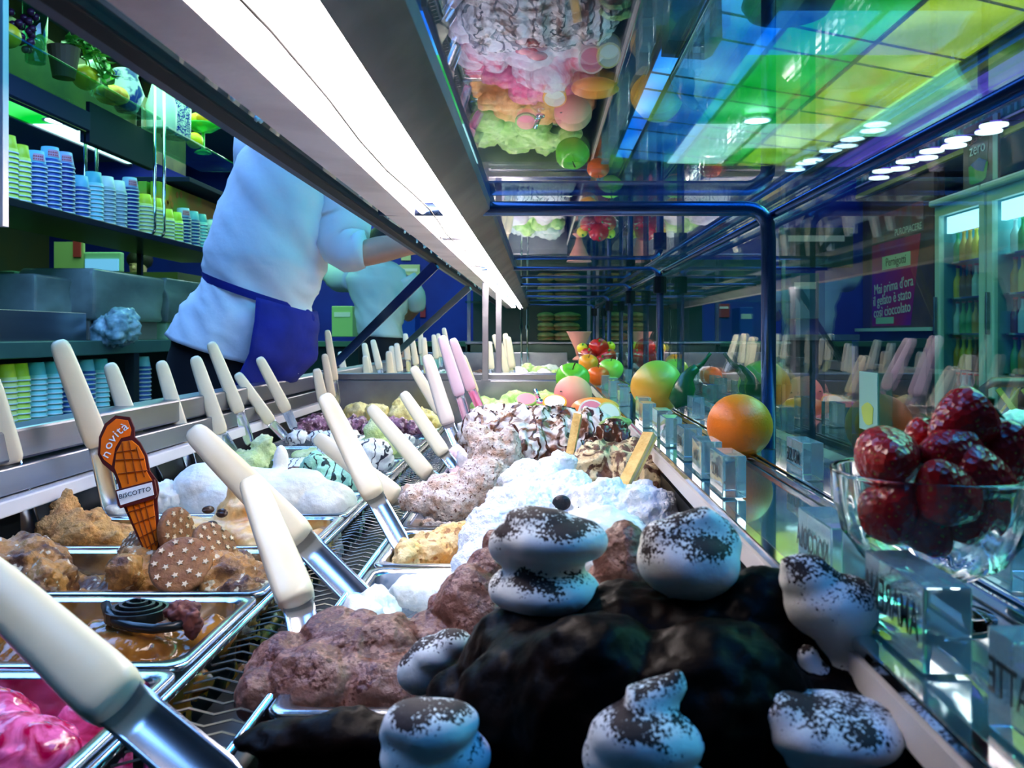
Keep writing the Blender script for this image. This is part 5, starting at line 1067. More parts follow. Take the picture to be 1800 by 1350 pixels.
ordn = ['nearest the left edge', 'second from the left edge', 'third from the left', 'fourth from the left', 'fifth from the left', 'sixth from the left', 'seventh from the left', 'eighth from the left', 'ninth from the left', 'tenth, just before the chrome hangers', 'first past the chrome hangers', 'second past the chrome hangers', 'third past the hangers', 'fourth past the hangers', 'fifth past the hangers', 'sixth past the hangers', 'third from the white shirt', 'second from the white shirt', 'right beside the white shirt']
for i, (px, kd, n, mk) in enumerate(stk):
    x = XS-0.03; Y = -x*F/(PX-px)
    cup_stack(x, Y, zc, n, kd, 'in the %s stack of the wall shelf' % ORD[i], mark=mk)
# objects on the upper glass boards
zg = Z(1.257); xg = XS-0.14
def onb(px): return -xg*F/(PX-px)
def at(px, dz=0, x=xg): return Vector((x, -x*F/(PX-px), zg+dz))
grape = mat('dark grape', (0.06, 0.015, 0.05), 0.25)
t = thing('grapes', 'dark bunch of grapes on the upper glass board at far left', 'grapes', at(40))
rs = random.Random(3)
for k in range(22):
    c_ = at(40, 0.05+rs.uniform(-0.03, 0.16))+Vector((rs.uniform(-.04, .04), rs.uniform(-.05, .05), 0)); obj('grape', noise_sphere(c_, (0.018,)*3, 0, 1, 2), grape, t, smooth=True)
def vase(name, label, px, r, h, m, prof=None, x=xg, dz=0):
    c_ = at(px, dz, x); t = thing(name, label, 'vase' if 'vase' in name else 'glass', c_)
    pr = prof or [(r*0.8, 0), (r*0.85, 0.004), (r, h*0.5), (r*1.05, h)]
    obj('vessel', lathe(BM(), pr+[(a-0.003, b+0.003) for a, b in reversed(pr)], c_, 28, False), m, t, smooth=True)
    obj('base', lathe(BM(), [(0.0, 0), (pr[0][0], 0), (pr[0][0], 0.006), (0, 0.006)], c_, 28, False), m, t); return c_, t
vase('glass_vase', 'tall clear glass cylinder beside the grapes', 62, 0.05, 0.28, glass_green)
vase('glass_jar', 'clear glass jar between the lemon and the striped pot', 170, 0.045, 0.2, glass)
blu_pot = gel('blue white pattern', (0.75, 0.82, 0.92), (0.01, 0.03, 0.45), 60, 0.5, 0.03, rough=0.2, bump=0, warp=2)
vase('patterned_vase', 'blue and white patterned tall vase right of the chrome hangers', 309, 0.10, 0.50, blu_pot, [(0.085, 0), (0.09, 0.01), (0.095, 0.25), (0.09, 0.48), (0.1, 0.5)])
pot2 = gel('blue stripe pottery', (0.6, 0.7, 0.9), (0.02, 0.05, 0.35), 10, 0.5, 0.03, rough=0.2, bump=0)
vase('striped_vase', 'blue and white bellied pot left of the chrome hangers', 222, 0.09, 0.2, pot2, [(0.05, 0), (0.06, 0.01), (0.095, 0.10), (0.06, 0.2), (0.07, 0.23)])
vase('white_vase', 'pale tall vase just right of the chrome hangers', 284, 0.07, 0.32, mat('pale ceramic', (0.6, 0.75, 0.85), 0.3), [(0.08, 0), (0.085, 0.01), (0.09, 0.15), (0.05, 0.3), (0.055, 0.34)])
lem = MATS['lemon skin']
def lemon(label, c_, r):
    def pr(co, n_):
        co = co.copy(); co.y *= 1+0.35*max(0, abs(n_.y)-0.75); return co
    t = thing('lemon', label, 'lemon', c_-Vector((0, 0, r)))
    obj('peel', noise_sphere(c_, (r, r*1.15, r), 0.01, 2, 3, prof=pr), lem, t, smooth=True); obj('nub', tube(BM(), [c_+Vector((0, r*1.2, 0)), c_+Vector((0, r*1.3, 0))], 0.006, 6), lem, t)
lemon('big yellow lemon below the trailing plant', at(150, 0.065), 0.065)
lemon('yellow lemon beside the green glass compote', at(342, 0.055), 0.055)
lemon('yellow lemon at the far left end of the glass board', at(12, 0.055), 0.055)
c_ = at(196, 0.05)
t = thing('pattypan_squash', 'ribbed yellow squash left of the striped pot', 'squash', c_-Vector((0, 0, 0.05)))
obj('skin', noise_sphere(c_, (0.085, 0.09, 0.05), 0.02, 2, 4, prof=lambda co, n_: co*(1+0.07*math.cos(10*math.atan2(n_.y, n_.x)))), mat('squash skin', (0.85, 0.62, 0.10), 0.35, 0, (0.8, 0.35, 0.05), 12), t, smooth=True)
obj('stem', tube(BM(), [c_+Vector((0, 0, 0.04)), c_+Vector((0.01, 0, 0.10))], 0.012, 8), green_a, t)
# trailing plant
t = thing('trailing_plant', 'bright green trailing plant on the upper glass board', 'plant', at(115))
rs = random.Random(5); lf = mat('plant leaf', (0.06, 0.34, 0.03), 0.3, 0, (0.10, 0.48, 0.06), 8)
for k in range(7):
    p0 = at(112, 0.16); pts = [p0]
    dx, dy = rs.uniform(-0.02, 0.16), rs.uniform(-0.18, 0.38)
    for q in (0.33, 0.66, 1.0): pts.append(p0+Vector((dx*q, dy*q, 0.10*math.sin(q*2.2)-0.26*q*q*rs.uniform(0.3, 1))))
    obj('stem', tube(BM(), pts, 0.004, 5), lf, t, smooth=True)
    for j in range(9):
        q = rs.random(); i = min(int(q*3), 2); p = pts[i].lerp(pts[i+1], q*3-i)
        d = Vector((rs.uniform(0.2, 1), rs.uniform(-1, 1), rs.uniform(-0.9, 0.3))).normalized(); s_ = frame(d)[0]; l = rs.uniform(0.05, 0.09)
        n_ = d.cross(s_)
        bm = BM(); A = [p, p+d*l*0.3+s_*l*0.28, p+d*l*0.65+s_*l*0.22, p+d*l-n_*0.01, p+d*l*0.65-s_*l*0.22, p+d*l*0.3-s_*l*0.28]
        extrude_poly(bm, A, n_*0.0015); obj('leaf', bm, lf, t)
obj('pot', lathe(BM(), [(0.05, 0), (0.07, 0.12), (0.075, 0.15), (0.0, 0.15)], at(112), 20), mat('clay pot', (0.15, 0.10, 0.05), 0.6), t)
# green glass compote with oranges
c_ = at(357)
t = thing('green_compote', 'green stemmed glass compote on the farther glass board', 'compote', c_)
grn_gl = mat('green glass', (0.10, 0.75, 0.12), 0.08, 0, trans=0.6)
obj('cup', lathe(BM(), [(0.012, 0.14), (0.06, 0.15), (0.12, 0.19), (0.125, 0.20), (0.115, 0.195), (0.0, 0.16)], c_, 28, False), grn_gl, t, smooth=True)
obj('stem', lathe(BM(), [(0.06, 0), (0.05, 0.01), (0.012, 0.03), (0.01, 0.15)], c_, 20), grn_gl, t, smooth=True)
for k, (dx, dy, lb, m_) in enumerate(((0.02, -0.05, 'orange tomato-like fruit at the left of the green compote', MATS['tangerine skin']), (0.03, 0.05, 'red orange fruit at the right of the green compote', MATS['mandarin skin']), (-0.05, 0.0, 'yellow fruit at the back of the green compote', lem))):
    cc = c_+Vector((dx, dy, 0.235)); t = thing('compote_fruit', lb, 'fruit', cc-Vector((0, 0, .04))); obj('skin', noise_sphere(cc, (0.045,)*3, 0.02, 2, 3), m_, t, smooth=True); obj('stem', tube(BM(), [cc+Vector((0, 0, .04)), cc+Vector((0, 0, .055))], 0.004, 5), lf, t)
# carton with orange dots at the shelf's back
c0 = Vector((-2.5, 5.35, zc)); t = thing('dotted_carton', 'green and orange dotted carton behind the yellow cups', 'carton', c0)
obj('carton_body', box(BM(), (-2.355, 5.15, zc+0.0005), (-2.30, 6.1, zc+0.36), 0.004), [mat('carton green', (0.10, 0.60, 0.03), 0.5, 0, (0.75, 0.22, 0.01), 2.2)], t)
for k in range(16):
    yy = 5.2+rs.uniform(0, 0.4); zz = zc+0.1+rs.uniform(0, 0.24); r_ = rs.uniform(0.012, 0.028)
    obj('printed_dot', extrude_poly(BM(), [(-2.299, yy+r_*math.cos(a*PI/6), zz+r_*math.sin(a*PI/6)) for a in range(12)], (0.001, 0, 0)), mat('dot orange', (0.85, 0.25, 0.02), 0.5), t)

# back counter below
ctop = Z(-0.03)
cnt = thing('back_counter', 'long green-grey stainless back counter behind the staff', 'counter', (-2.4, 4.6, 0))
cst = mat('greenish steel', (0.18, 0.36, 0.30), 0.3, 0.6, (0.14, 0.28, 0.25), 3)
obj('worktop', box(BM(), (-3.0, 2.5, ctop-0.07), (XS+0.02, 6.6, ctop), 0.004), cst, cnt)
obj('lower_shelf', box(BM(), (-3.0, 2.5, 0.54), (XS+0.0, 6.6, 0.56)), dk, cnt)
obj('back_panel', box(BM(), (-2.75, 2.5, 0.1), (-2.72, 6.6, ctop-0.07)), dk, cnt)
for yy in (2.6, 4.62, 6.5): obj('leg', box(BM(), (XS-0.05, yy, 0), (XS-0.0, yy+0.06, ctop-0.07)), steel_dark, cnt)
for i, (px, kd, n) in enumerate(((8, 'yellow', 13), (32, 'lime', 13), (62, 'turquoise', 13), (90, 'turquoise', 13), (122, 'pale blue', 12), (150, 'pale blue', 12), (175, 'turquoise', 12), (250, 'pale blue', 12))):
    x = XS-0.06; Y = -x*F/(PX-px); cup_stack(x, Y, 0.56, min(n, 11), kd, 'in the %s stack under the counter' % ORD[i], pitch=0.024)
# wrapped boxes on the counter
film = mat('cloudy plastic film', (0.30, 0.36, 0.33), 0.25, 0, (0.13, 0.15, 0.14), 2.2, 0.35, 10, stretch=(1, 0.4, 1))
def wrapped_box(label, y0_, y1_, x0_, x1_, z1, m_in, z0=ctop):
    t = thing('wrapped_box', label, 'box', ((x0_+x1_)/2, (y0_+y1_)/2, z0))
    obj('carton', box(BM(), (x0_+.02, y0_+.02, z0+0.001), (x1_-.02, y1_-.02, z1-.02), 0.004), m_in, t)
    bm = BM(); box(bm, (x0_, y0_, z0+0.10), (x1_, y1_, z1), 0.02, 3)
    bmesh.ops.subdivide_edges(bm, edges=bm.edges, cuts=5, use_grid_fill=True)
    co = np.array([v.co[:] for v in bm.verts]); d = ridged(co*6+y0_*3, 3)*0.012
    for v, q in zip(bm.verts, d): v.co.x += q; v.co.y += q*0.5
    obj('plastic_cover', bm, film, t, smooth=True)
def yx(px, x): return -x*F/(PX-px)
xf = -2.22
obj('backsplash', box(BM(), (-2.30, 2.6, ctop), (xf, yx(152, xf), ctop+0.135), 0.003), steel, cnt)
wrapped_box('plastic-wrapped grey box at the left of the back counter', yx(62, -2.3), yx(148, -2.3), -2.62, -2.32, ctop+0.31, mat('grey carton', (0.25, 0.28, 0.27), 0.6))
wrapped_box('large plastic-wrapped brown carton in the middle of the counter', yx(160, xf), yx(285, xf), -2.6, xf, ctop+0.36, mat('brown carton', (0.20, 0.17, 0.15), 0.6))
wrapped_box('pale green wrapped carton right before the white shirt', yx(292, xf)+0.03, yx(380, xf), -2.6, xf, ctop+0.37, mat('green carton', (0.35, 0.5, 0.3), 0.6))
single('plastic_bag', blob([lump(200, 580, 4.35, (0.10, 0.12, 0.06)), lump(215, 575, 4.3, (0.06, 0.08, 0.08)), lump(180, 588, 4.3, (0.06, 0.06, 0.035))], 0.008, 0.02, 20, 3, mode='ridged'), mat('bag plastic', (0.45, 0.62, 0.68), 0.15, 0, (0.2, 0.32, 0.36), 20, 0.8, 20), 'crumpled clear plastic bag on the back counter', 'bag')
# jar of wafers and small things, left
c_ = Vector((-2.9, yx(22, -2.9), Z(0.10)))
t = thing('wafer_jar', 'glass jar of slanted cones at the left of the counter', 'jar', c_)
obj('jar_wall', lathe(BM(), [(0.085, 0), (0.09, 0.02), (0.09, 0.22), (0.085, 0.22), (0.085, 0.02)], c_, 24, False), glass, t, smooth=True)
for k in range(8): obj('wafer_stick', tube(BM(), [c_+Vector((0.06*math.cos(k), 0.06*math.sin(k), 0.01)), c_+Vector((0.05*math.cos(k+2), 0.05*math.sin(k+2), 0.23))], [0.006, 0.018], 6), mat('cone yellow', (0.55, 0.45, 0.15), 0.5), t)
obj('lid', lathe(BM(), [(0.0, 0.22), (0.095, 0.22), (0.095, 0.24), (0, 0.25)], c_, 20, False), cst, t)
t = thing('notice_board', 'pale notice board with a red tag behind the counter', 'board', (-3.6, 6.4, Z(0.4)))
a = P(95, 475, 6.4); b_ = P(147, 425, 6.4)
obj('board', box(BM(), (a.x, 6.4, a.z), (b_.x, 6.42, b_.z)), mat('board cream', (0.45, 0.50, 0.25), 0.6), t); a = P(130, 452, 6.4); b_ = P(143, 422, 6.4); obj('red_tag', box(BM(), (a.x, 6.385, a.z), (b_.x, 6.40, b_.z)), red_ink, t)
t = thing('monitor', 'small lit monitor behind the wrapped boxes', 'monitor', P(178, 480, 6.4)); a = P(147, 478, 6.4); b_ = P(212, 443, 6.4)
obj('casing', box(BM(), (a.x, 6.4, a.z), (b_.x, 6.46, b_.z), 0.01), mat('casing green', (0.35, 0.55, 0.4), 0.5), t); a = P(150, 476, 6.39); b_ = P(208, 455, 6.39); obj('screen', box(BM(), (a.x, 6.385, a.z), (b_.x, 6.40, b_.z)), mat('screen', (0.1, 0.3, 0.5), 0.3, 0, emit=(0.15, 0.45, 0.8), es=0.8), t)
t = thing('floor_cabinet', 'low dark cabinet far behind the counter carrying monitor and board', 'cabinet', (-3.6, 6.6, 0)); obj('body', box(BM(), (-4.3, 6.35, 0), (-2.7, 6.9, P(0, 478, 6.4).z-0.005)), mat('olive cabinet', (0.10, 0.11, 0.04), 0.5), t); obj('plinth', box(BM(), (-4.25, 6.4, -0.0), (-2.75, 6.36, 0.06)), dk, t)

# dark rear furniture behind the staff, right of the counter
rc = thing('rear_counter', 'dark rear counter in front of the navy wall', 'counter', (-1.6, 7.4, 0))
obj('counter_body', box(BM(), (-2.6, 7.2, 0), (-0.2, 7.8, Z(-0.10))), mat('rear counter dark', (0.01, 0.03, 0.04), 0.4), rc); obj('counter_top', box(BM(), (-2.65, 7.15, Z(-0.10)), (-0.15, 7.85, Z(-0.06))), mat('rear counter top', (0.08, 0.18, 0.15), 0.3), rc)
def flat_box(name, label, cat, x0_, y0_, x1_, y1_, Y, m_, d=0.12, part='body', extra=None):
    a, b_ = P(x0_, y1_, Y), P(x1_, y0_, Y); t = thing(name, label, cat, ((a.x+b_.x)/2, Y+d/2, a.z)); obj(part, box(BM(), (a.x, Y, a.z), (b_.x, Y+d, b_.z), min(0.006, d*0.3)), m_, t)
    a, b_ = P(x0_+(x1_-x0_)*0.12, y0_+(y1_-y0_)*0.35, Y), P(x1_-(x1_-x0_)*0.12, y0_+(y1_-y0_)*0.2, Y); obj('upper_band', box(BM(), (a.x, Y-0.004, a.z), (b_.x, Y, b_.z)), extra or white_enamel, t); return t
flat_box('paper_carton', 'lime carton stacked between the two white shirts', 'box', 583, 538, 620, 592, 7.25, mat('lime carton', (0.40, 0.62, 0.25), 0.5), 0.3)
flat_box('wall_notice', 'cream paper notice on the navy wall above the brace', 'notice', 702, 465, 738, 500, 8.58, mat('cream notice', (0.55, 0.60, 0.35), 0.6), 0.015, 'paper')
flat_box('wall_notice', 'small cream paper high on the navy wall by the forearm', 'notice', 705, 440, 722, 458, 8.58, MATS['cream notice'], 0.015, 'paper')
flat_box('extinguisher_sign', 'red framed extinguisher sign low on the navy wall', 'sign', 728, 534, 748, 558, 8.58, mat('sign red', (0.35, 0.02, 0.05), 0.5), 0.015, 'plate')
flat_box('blue_bin', 'blue bin against the navy wall behind the far worker', 'bin', 706, 540, 730, 598.6, 7.3, mat('bin blue', (0.01, 0.06, 0.5), 0.4), 0.3)

# ================================================================== people
def skin_body(pts, edges, radii, m, parent, root=0, name='body'):
    me = bpy.data.meshes.new(name); off = ORG[parent]
    me.from_pydata([tuple(Vector(p)-off) for p in pts], edges, []); o = bpy.data.objects.new(name, me); C.objects.link(o); o.parent = parent; ORG[o] = off
    s = o.modifiers.new('Skin', 'SKIN'); s.use_smooth_shade = True
    lay = me.skin_vertices[0].data
    for i, r in enumerate(radii): lay[i].radius = (r, r) if not isinstance(r, tuple) else r
    for i in range(len(pts)): lay[i].use_root = (i == root)
    sub = o.modifiers.new('Sub', 'SUBSURF'); sub.levels = 2; sub.render_levels = 2
    me.materials.append(m); return o
skin_m = mat('skin', (0.66, 0.36, 0.26), 0.5, 0, (0.60, 0.31, 0.22), 12)
shirt_m = mat('white shirt cloth', (0.72, 0.76, 0.82), 0.8, 0, None, 1, 0.25, 45)
apron_m = mat('royal blue apron', (0.002, 0.010, 0.24), 0.85, 0, (0.001, 0.006, 0.16), 8, 0.3, 40)
trou_m = mat('black trousers', (0.004, 0.004, 0.008), 0.8)
hair_m = mat('dark hair', (0.012, 0.008, 0.006), 0.6, bump=0.8, bscale=150)
def rings_shirt(data, Y, depth, n=40, wr=0.0, seed=0, fold=None):
    """each ring: left and right silhouette point (pixels), seen from the back"""
    rings = []
    # interpolate between rings for finer cloth
    D = []
    for i in range(len(data)-1):
        for q in (0, 0.2, 0.4, 0.6, 0.8): D.append(tuple(data[i][k]*(1-q)+data[i+1][k]*q for k in range(len(data[i]))))
    D.append(data[-1])
    for (lx, ly, rx, ry, dp) in D:
        A, B = P(lx, ly, Y), P(rx, ry, Y); c_ = (A+B)/2; h = (B-A)/2
        rings.append([c_+h*math.cos(2*PI*k/n)+Vector((0, dp*math.sin(2*PI*k/n), 0)) for k in range(n)])
    if wr:
        co = np.array([p[:] for r_ in rings for p in r_]); 
        rot = Matrix.Rotation(0.6, 3, 'Y'); w_ = np.array([(rot @ Vector(c)) [:] for c in co])
        d = ridged(w_*np.array([26, 7, 4.5])+seed, 2)*wr*0.8
        i = 0
        for r_ in rings:
            c_ = sum(r_, Vector())/len(r_)
            for k in range(len(r_)): r_[k] = r_[k]+(r_[k]-c_).normalized()*float(d[i]); i += 1
    return rings
# --- worker 1
Y1 = 2.2
w1 = thing('person', 'shop worker in a white shirt and blue apron leaning over with an arm stretched right', 'person', (P(430, 0, Y1).x, Y1, 0))
pel = P(440, 600, Y1); 
pts = [pel, P(462, 500, Y1), P(485, 400, Y1), P(520, 290, Y1), P(548, 225, Y1), P(566, 180, Y1), P(585, 120, Y1), P(590, 80, Y1),
       P(590, 310, Y1), P(606, 455, Y1-0.03), P(660, 440, Y1-0.03), P(728, 428, Y1-0.03), P(752, 428, Y1-0.03),
       P(455, 260, Y1+0.12), P(470, 400, Y1+0.26), P(520, 470, Y1+0.30), P(540, 480, Y1+0.30),
       P(360, 650, Y1), (P(360, 650, Y1).x, Y1+0.02, 0.5), (P(390, 650, Y1).x, Y1+0.05, 0.08), (P(400, 650, Y1).x, Y1+0.16, 0.045),
       P(430, 650, Y1), (P(430, 650, Y1).x, Y1+0.02, 0.5), (P(430, 650, Y1).x, Y1+0.05, 0.08), (P(500, 650, Y1).x, Y1+0.16, 0.045)]
edges = [(0, 1), (1, 2), (2, 3), (3, 4), (4, 5), (5, 6), (6, 7), (3, 8), (8, 9), (9, 10), (10, 11), (11, 12), (3, 13), (13, 14), (14, 15), (15, 16), (0, 17), (17, 18), (18, 19), (19, 20), (0, 21), (21, 22), (22, 23), (23, 24)]
rad = [0.11, 0.10, 0.11, 0.10, 0.055, 0.06, 0.085, 0.06, 0.06, 0.043, 0.040, 0.028, 0.034, 0.055, 0.043, 0.030, 0.032, 0.085, 0.055, 0.04, 0.035, 0.085, 0.055, 0.04, 0.035]
skin_body(pts, edges, rad, skin_m, w1)
# hand: fingers rooted in the palm
hp = P(752, 428, Y1-0.03)
for k, (l, dz) in enumerate(((0.07, 0.028), (0.08, 0.010), (0.075, -0.008), (0.06, -0.024))):
    b0 = hp+Vector((0.02, 0, dz*0.7)); skin_body([b0, b0+Vector((l*0.45, 0, dz*0.2)), b0+Vector((l*0.8, 0.02, dz*0.2-0.012)), b0+Vector((l*0.95, 0.035, dz*0.1-0.028))], [(0, 1), (1, 2), (2, 3)], [0.010, 0.009, 0.008, 0.007], skin_m, w1, name='finger')
skin_body([hp+Vector((-0.01, 0, 0.01)), hp+Vector((0.015, -0.03, 0.03)), hp+Vector((0.04, -0.045, 0.03))], [(0, 1), (1, 2)], [0.012, 0.010, 0.008], skin_m, w1, name='thumb')
bmh = noise_sphere(P(590, 92, Y1)+Vector((-0.015, 0.0, 0.015)), (0.098, 0.105, 0.115), 0.02, 3, 3); obj('hair', bmh, hair_m, w1, smooth=True)
tors = [(520, 180, 600, 200, 0.08), (478, 205, 606, 240, 0.11), (440, 255, 606, 300, 0.13), (408, 320, 592, 365, 0.14), (386, 385, 580, 425, 0.14), (369, 440, 566, 475, 0.14), (363, 468, 553, 515, 0.13), (368, 486, 541, 543, 0.125), (352, 508, 541, 565, 0.128), (334, 532, 540, 592, 0.135), (318, 560, 535, 622, 0.14), (302, 588, 522, 655, 0.14)]
o = obj('shirt', loft(BM(), rings_shirt(tors, Y1, 0, 56, 0.010, 2)), shirt_m, w1, smooth=True)
# sleeve
def limb(pts, rr, n=20, wr=0.006, seed=0):
    fine = []; fr_ = []
    for i in range(len(pts)-1):
        for q in (0, .2, .4, .6, .8): fine.append(Vector(pts[i]).lerp(Vector(pts[i+1]), q)); fr_.append(rr[i]*(1-q)+rr[i+1]*q)
    fine.append(Vector(pts[-1])); fr_.append(rr[-1])
    bm = tube(BM(), fine, fr_, n); co = np.array([v.co[:] for v in bm.verts]); d = ridged(co*np.array([18, 10, 9])+seed, 2)*wr
    bm.normal_update()
    for v, q in zip(bm.verts, d): v.co += v.normal*float(q)
    return bm
obj('sleeve', limb([P(575, 330, Y1), P(597, 385, Y1), P(602, 425, Y1-0.02), P(618, 440, Y1-0.03), P(640, 439, Y1-0.03)], [0.075, 0.075, 0.062, 0.052, 0.045]), shirt_m, w1, smooth=True)
obj('sleeve', limb([P(470, 250, Y1+0.06), P(460, 330, Y1+0.2), P(480, 420, Y1+0.27), P(515, 468, Y1+0.30)], [0.08, 0.07, 0.06, 0.05]), shirt_m, w1, smooth=True)
# apron: strings, band and skirt
band = [(361, 476, 541, 540, 0.140), (363, 484, 541, 546, 0.140), (364, 492, 542, 553, 0.139)]
obj('apron_band', loft(BM(), rings_shirt(band, Y1, 0, 48, 0.002), cap=False), apron_m, w1, smooth=True)
skirt = [(360, 488, 549, 548, 0.155), (352, 530, 552, 582, 0.17), (345, 590, 545, 632, 0.185), (345, 650, 516, 662, 0.19), (345, 682, 498, 690, 0.18), (345, 712, 468, 714, 0.17), (350, 770, 465, 770, 0.16)]
rg = rings_shirt(skirt, Y1, 0, 56, 0.008, 5); bm = BM(); R_ = []
for i, r_ in enumerate(rg):
    row = []
    for k in range(57):
        a = -0.5*PI*(0.80-0.05*i/len(rg))+k/56*PI*1.35; kk = (a/(2*PI))*56; k0 = int(math.floor(kk)) % 56; fq = kk-math.floor(kk)
        row.append(bm.verts.new(r_[k0].lerp(r_[(k0+1) % 56], fq)))
    R_.append(row)
for A, B in zip(R_, R_[1:]):
    for k in range(56): bm.faces.new((A[k], A[k+1], B[k+1], B[k]))
ap = obj('apron_skirt', bm, apron_m, w1, smooth=True); sm = ap.modifiers.new('thick', 'SOLIDIFY'); sm.thickness = 0.004
obj('apron_knot', blob([lump(538, 560, Y1-0.02, (0.02, 0.02, 0.025)), lump(530, 575, Y1-0.02, (0.012, 0.015, 0.03))], 0.004, 0.004, 50, 2), apron_m, w1)
tr = [(318, 560, 528, 610, 0.12), (302, 620, 522, 640, 0.125), (298, 672, 505, 668, 0.12), (300, 700, 468, 700, 0.115), (318, 760, 465, 770, 0.11)]
obj('trousers', loft(BM(), rings_shirt(tr, Y1, 0, 40, 0.004)), trou_m, w1, smooth=True)
for xx in (360, 428):
    q = P(xx, 720, Y1); obj('trouser_leg', limb([(q.x, Y1, q.z+0.05), (q.x, Y1+0.02, 0.5), (q.x, Y1+0.05, 0.09)], [0.085, 0.07, 0.06]), trou_m, w1, smooth=True)
    obj('shoe', blob([(Vector((q.x, Y1+0.10, 0.045)), (0.048, 0.13, 0.042))], 0.01, 0, 1), black, w1)
# --- worker 2 (from behind)
Y2 = 5.0
w2 = thing('person', 'far worker seen from behind in a pale shirt with dark trousers', 'person', (P(668, 0, Y2).x, Y2, 0))
pts = [P(672, 605, Y2), P(672, 540, Y2), P(668, 490, Y2), P(668, 460, Y2), P(672, 440, Y2), P(676, 425, Y2), P(618, 480, Y2), P(590, 490, Y2+0.25), P(572, 480, Y2+0.4), P(718, 495, Y2), P(735, 535, Y2+0.05), P(715, 560, Y2+0.25),
       P(650, 640, Y2), (P(650, 0, Y2).x, Y2, 0.5), (P(650, 0, Y2).x, Y2+0.03, 0.08), (P(650, 0, Y2).x, Y2+0.15, 0.045), P(695, 640, Y2), (P(695, 0, Y2).x, Y2, 0.5), (P(695, 0, Y2).x, Y2+0.03, 0.08), (P(695, 0, Y2).x, Y2+0.15, 0.045)]
edges = [(0, 1), (1, 2), (2, 3), (3, 4), (4, 5), (2, 6), (6, 7), (7, 8), (2, 9), (9, 10), (10, 11), (0, 12), (12, 13), (13, 14), (14, 15), (0, 16), (16, 17), (17, 18), (18, 19)]
skin_body(pts, edges, [0.085, 0.085, 0.085, 0.05, 0.08, 0.05, 0.045, 0.04, 0.033, 0.045, 0.04, 0.033, 0.08, 0.06, 0.045, 0.035, 0.09, 0.06, 0.045, 0.035], skin_m, w2)
sh2 = mat('pale green shirt', (0.62, 0.74, 0.66), 0.8, bump=0.2, bscale=30)
obj('shirt', loft(BM(), rings_shirt([(652, 458, 690, 460, 0.08), (622, 468, 712, 474, 0.12), (610, 490, 724, 498, 0.14), (624, 535, 716, 538, 0.13), (628, 562, 708, 566, 0.125), (634, 590, 708, 594, 0.13)], Y2, 0, 40, 0.012, 8)), sh2, w2, smooth=True)
obj('sleeve', limb([P(625, 490, Y2), P(598, 492, Y2+0.15), P(575, 478, Y2+0.38)], [0.075, 0.07, 0.055]), sh2, w2, smooth=True)
obj('sleeve', limb([P(710, 495, Y2), P(728, 520, Y2), P(732, 540, Y2+0.05)], [0.08, 0.06, 0.05]), sh2, w2, smooth=True)
obj('hair', noise_sphere(P(673, 432, Y2)+Vector((0, 0, 0.01)), (0.095, 0.105, 0.115), 0.03, 3, 3), hair_m, w2, smooth=True)
obj('trousers', loft(BM(), rings_shirt([(632, 588, 708, 590, 0.12), (630, 620, 712, 622, 0.125), (632, 680, 712, 680, 0.12)], Y2, 0, 32, 0.0)), trou_m, w2, smooth=True)
for xx in (650, 695):
    q = P(xx, 660, Y2); obj('trouser_leg', limb([(q.x, Y2, q.z), (q.x, Y2, 0.5), (q.x, Y2+0.03, 0.09)], [0.10, 0.08, 0.07]), trou_m, w2, smooth=True)
    obj('shoe', blob([(Vector((q.x, Y2+0.08, 0.045)), (0.048, 0.13, 0.042))], 0.01, 0, 1), black, w2)
# --- worker 3: head and shoulders behind the boxes
Y3 = 6.95
c3 = P(243, 466, Y3)
w3 = thing('person', 'dark-haired person looking down behind the wrapped boxes', 'person', (c3.x, Y3, 0))
z3 = c3.z
pts = [Vector((c3.x+0.05, Y3, 0.95)), Vector((c3.x+0.03, Y3, z3-0.24)), Vector((c3.x, Y3, z3-0.11)), c3+Vector((0, 0, -0.03)), c3+Vector((0, 0, 0.05)), Vector((c3.x+0.2, Y3, z3-0.27)), Vector((c3.x+0.28, Y3-0.1, z3-0.5)), Vector((c3.x-0.16, Y3, z3-0.27)), Vector((c3.x-0.2, Y3-0.1, z3-0.5)), Vector((c3.x-0.05, Y3, 0.5)), Vector((c3.x-0.05, Y3, 0.06)), Vector((c3.x+0.15, Y3, 0.5)), Vector((c3.x+0.15, Y3, 0.06))]
skin_body(pts, [(0, 1), (1, 2), (2, 3), (3, 4), (1, 5), (5, 6), (1, 7), (7, 8), (0, 9), (9, 10), (0, 11), (11, 12)], [0.12, 0.13, 0.05, 0.075, 0.07, 0.06, 0.045, 0.06, 0.045, 0.07, 0.05, 0.07, 0.05], skin_m, w3)
obj('hair', noise_sphere(c3+Vector((0, 0.03, 0.045)), (0.10, 0.10, 0.085), 0.04, 4, 3), hair_m, w3, smooth=True)
obj('nose', noise_sphere(c3+Vector((0.01, -0.10, -0.03)), (0.014, 0.022, 0.02), 0, 1, 2), skin_m, w3, smooth=True)
for s_ in (-1, 1): obj('eye', noise_sphere(c3+Vector((0.01+s_*0.033, -0.082, -0.005)), (0.013, 0.01, 0.006), 0, 1, 2), black, w3, smooth=True)
obj('collar', limb([Vector((c3.x-0.16, Y3, z3-0.24)), Vector((c3.x, Y3, z3-0.22)), Vector((c3.x+0.18, Y3, z3-0.24))], [0.10, 0.15, 0.10]), mat('teal shirt', (0.10, 0.35, 0.30), 0.7), w3, smooth=True)

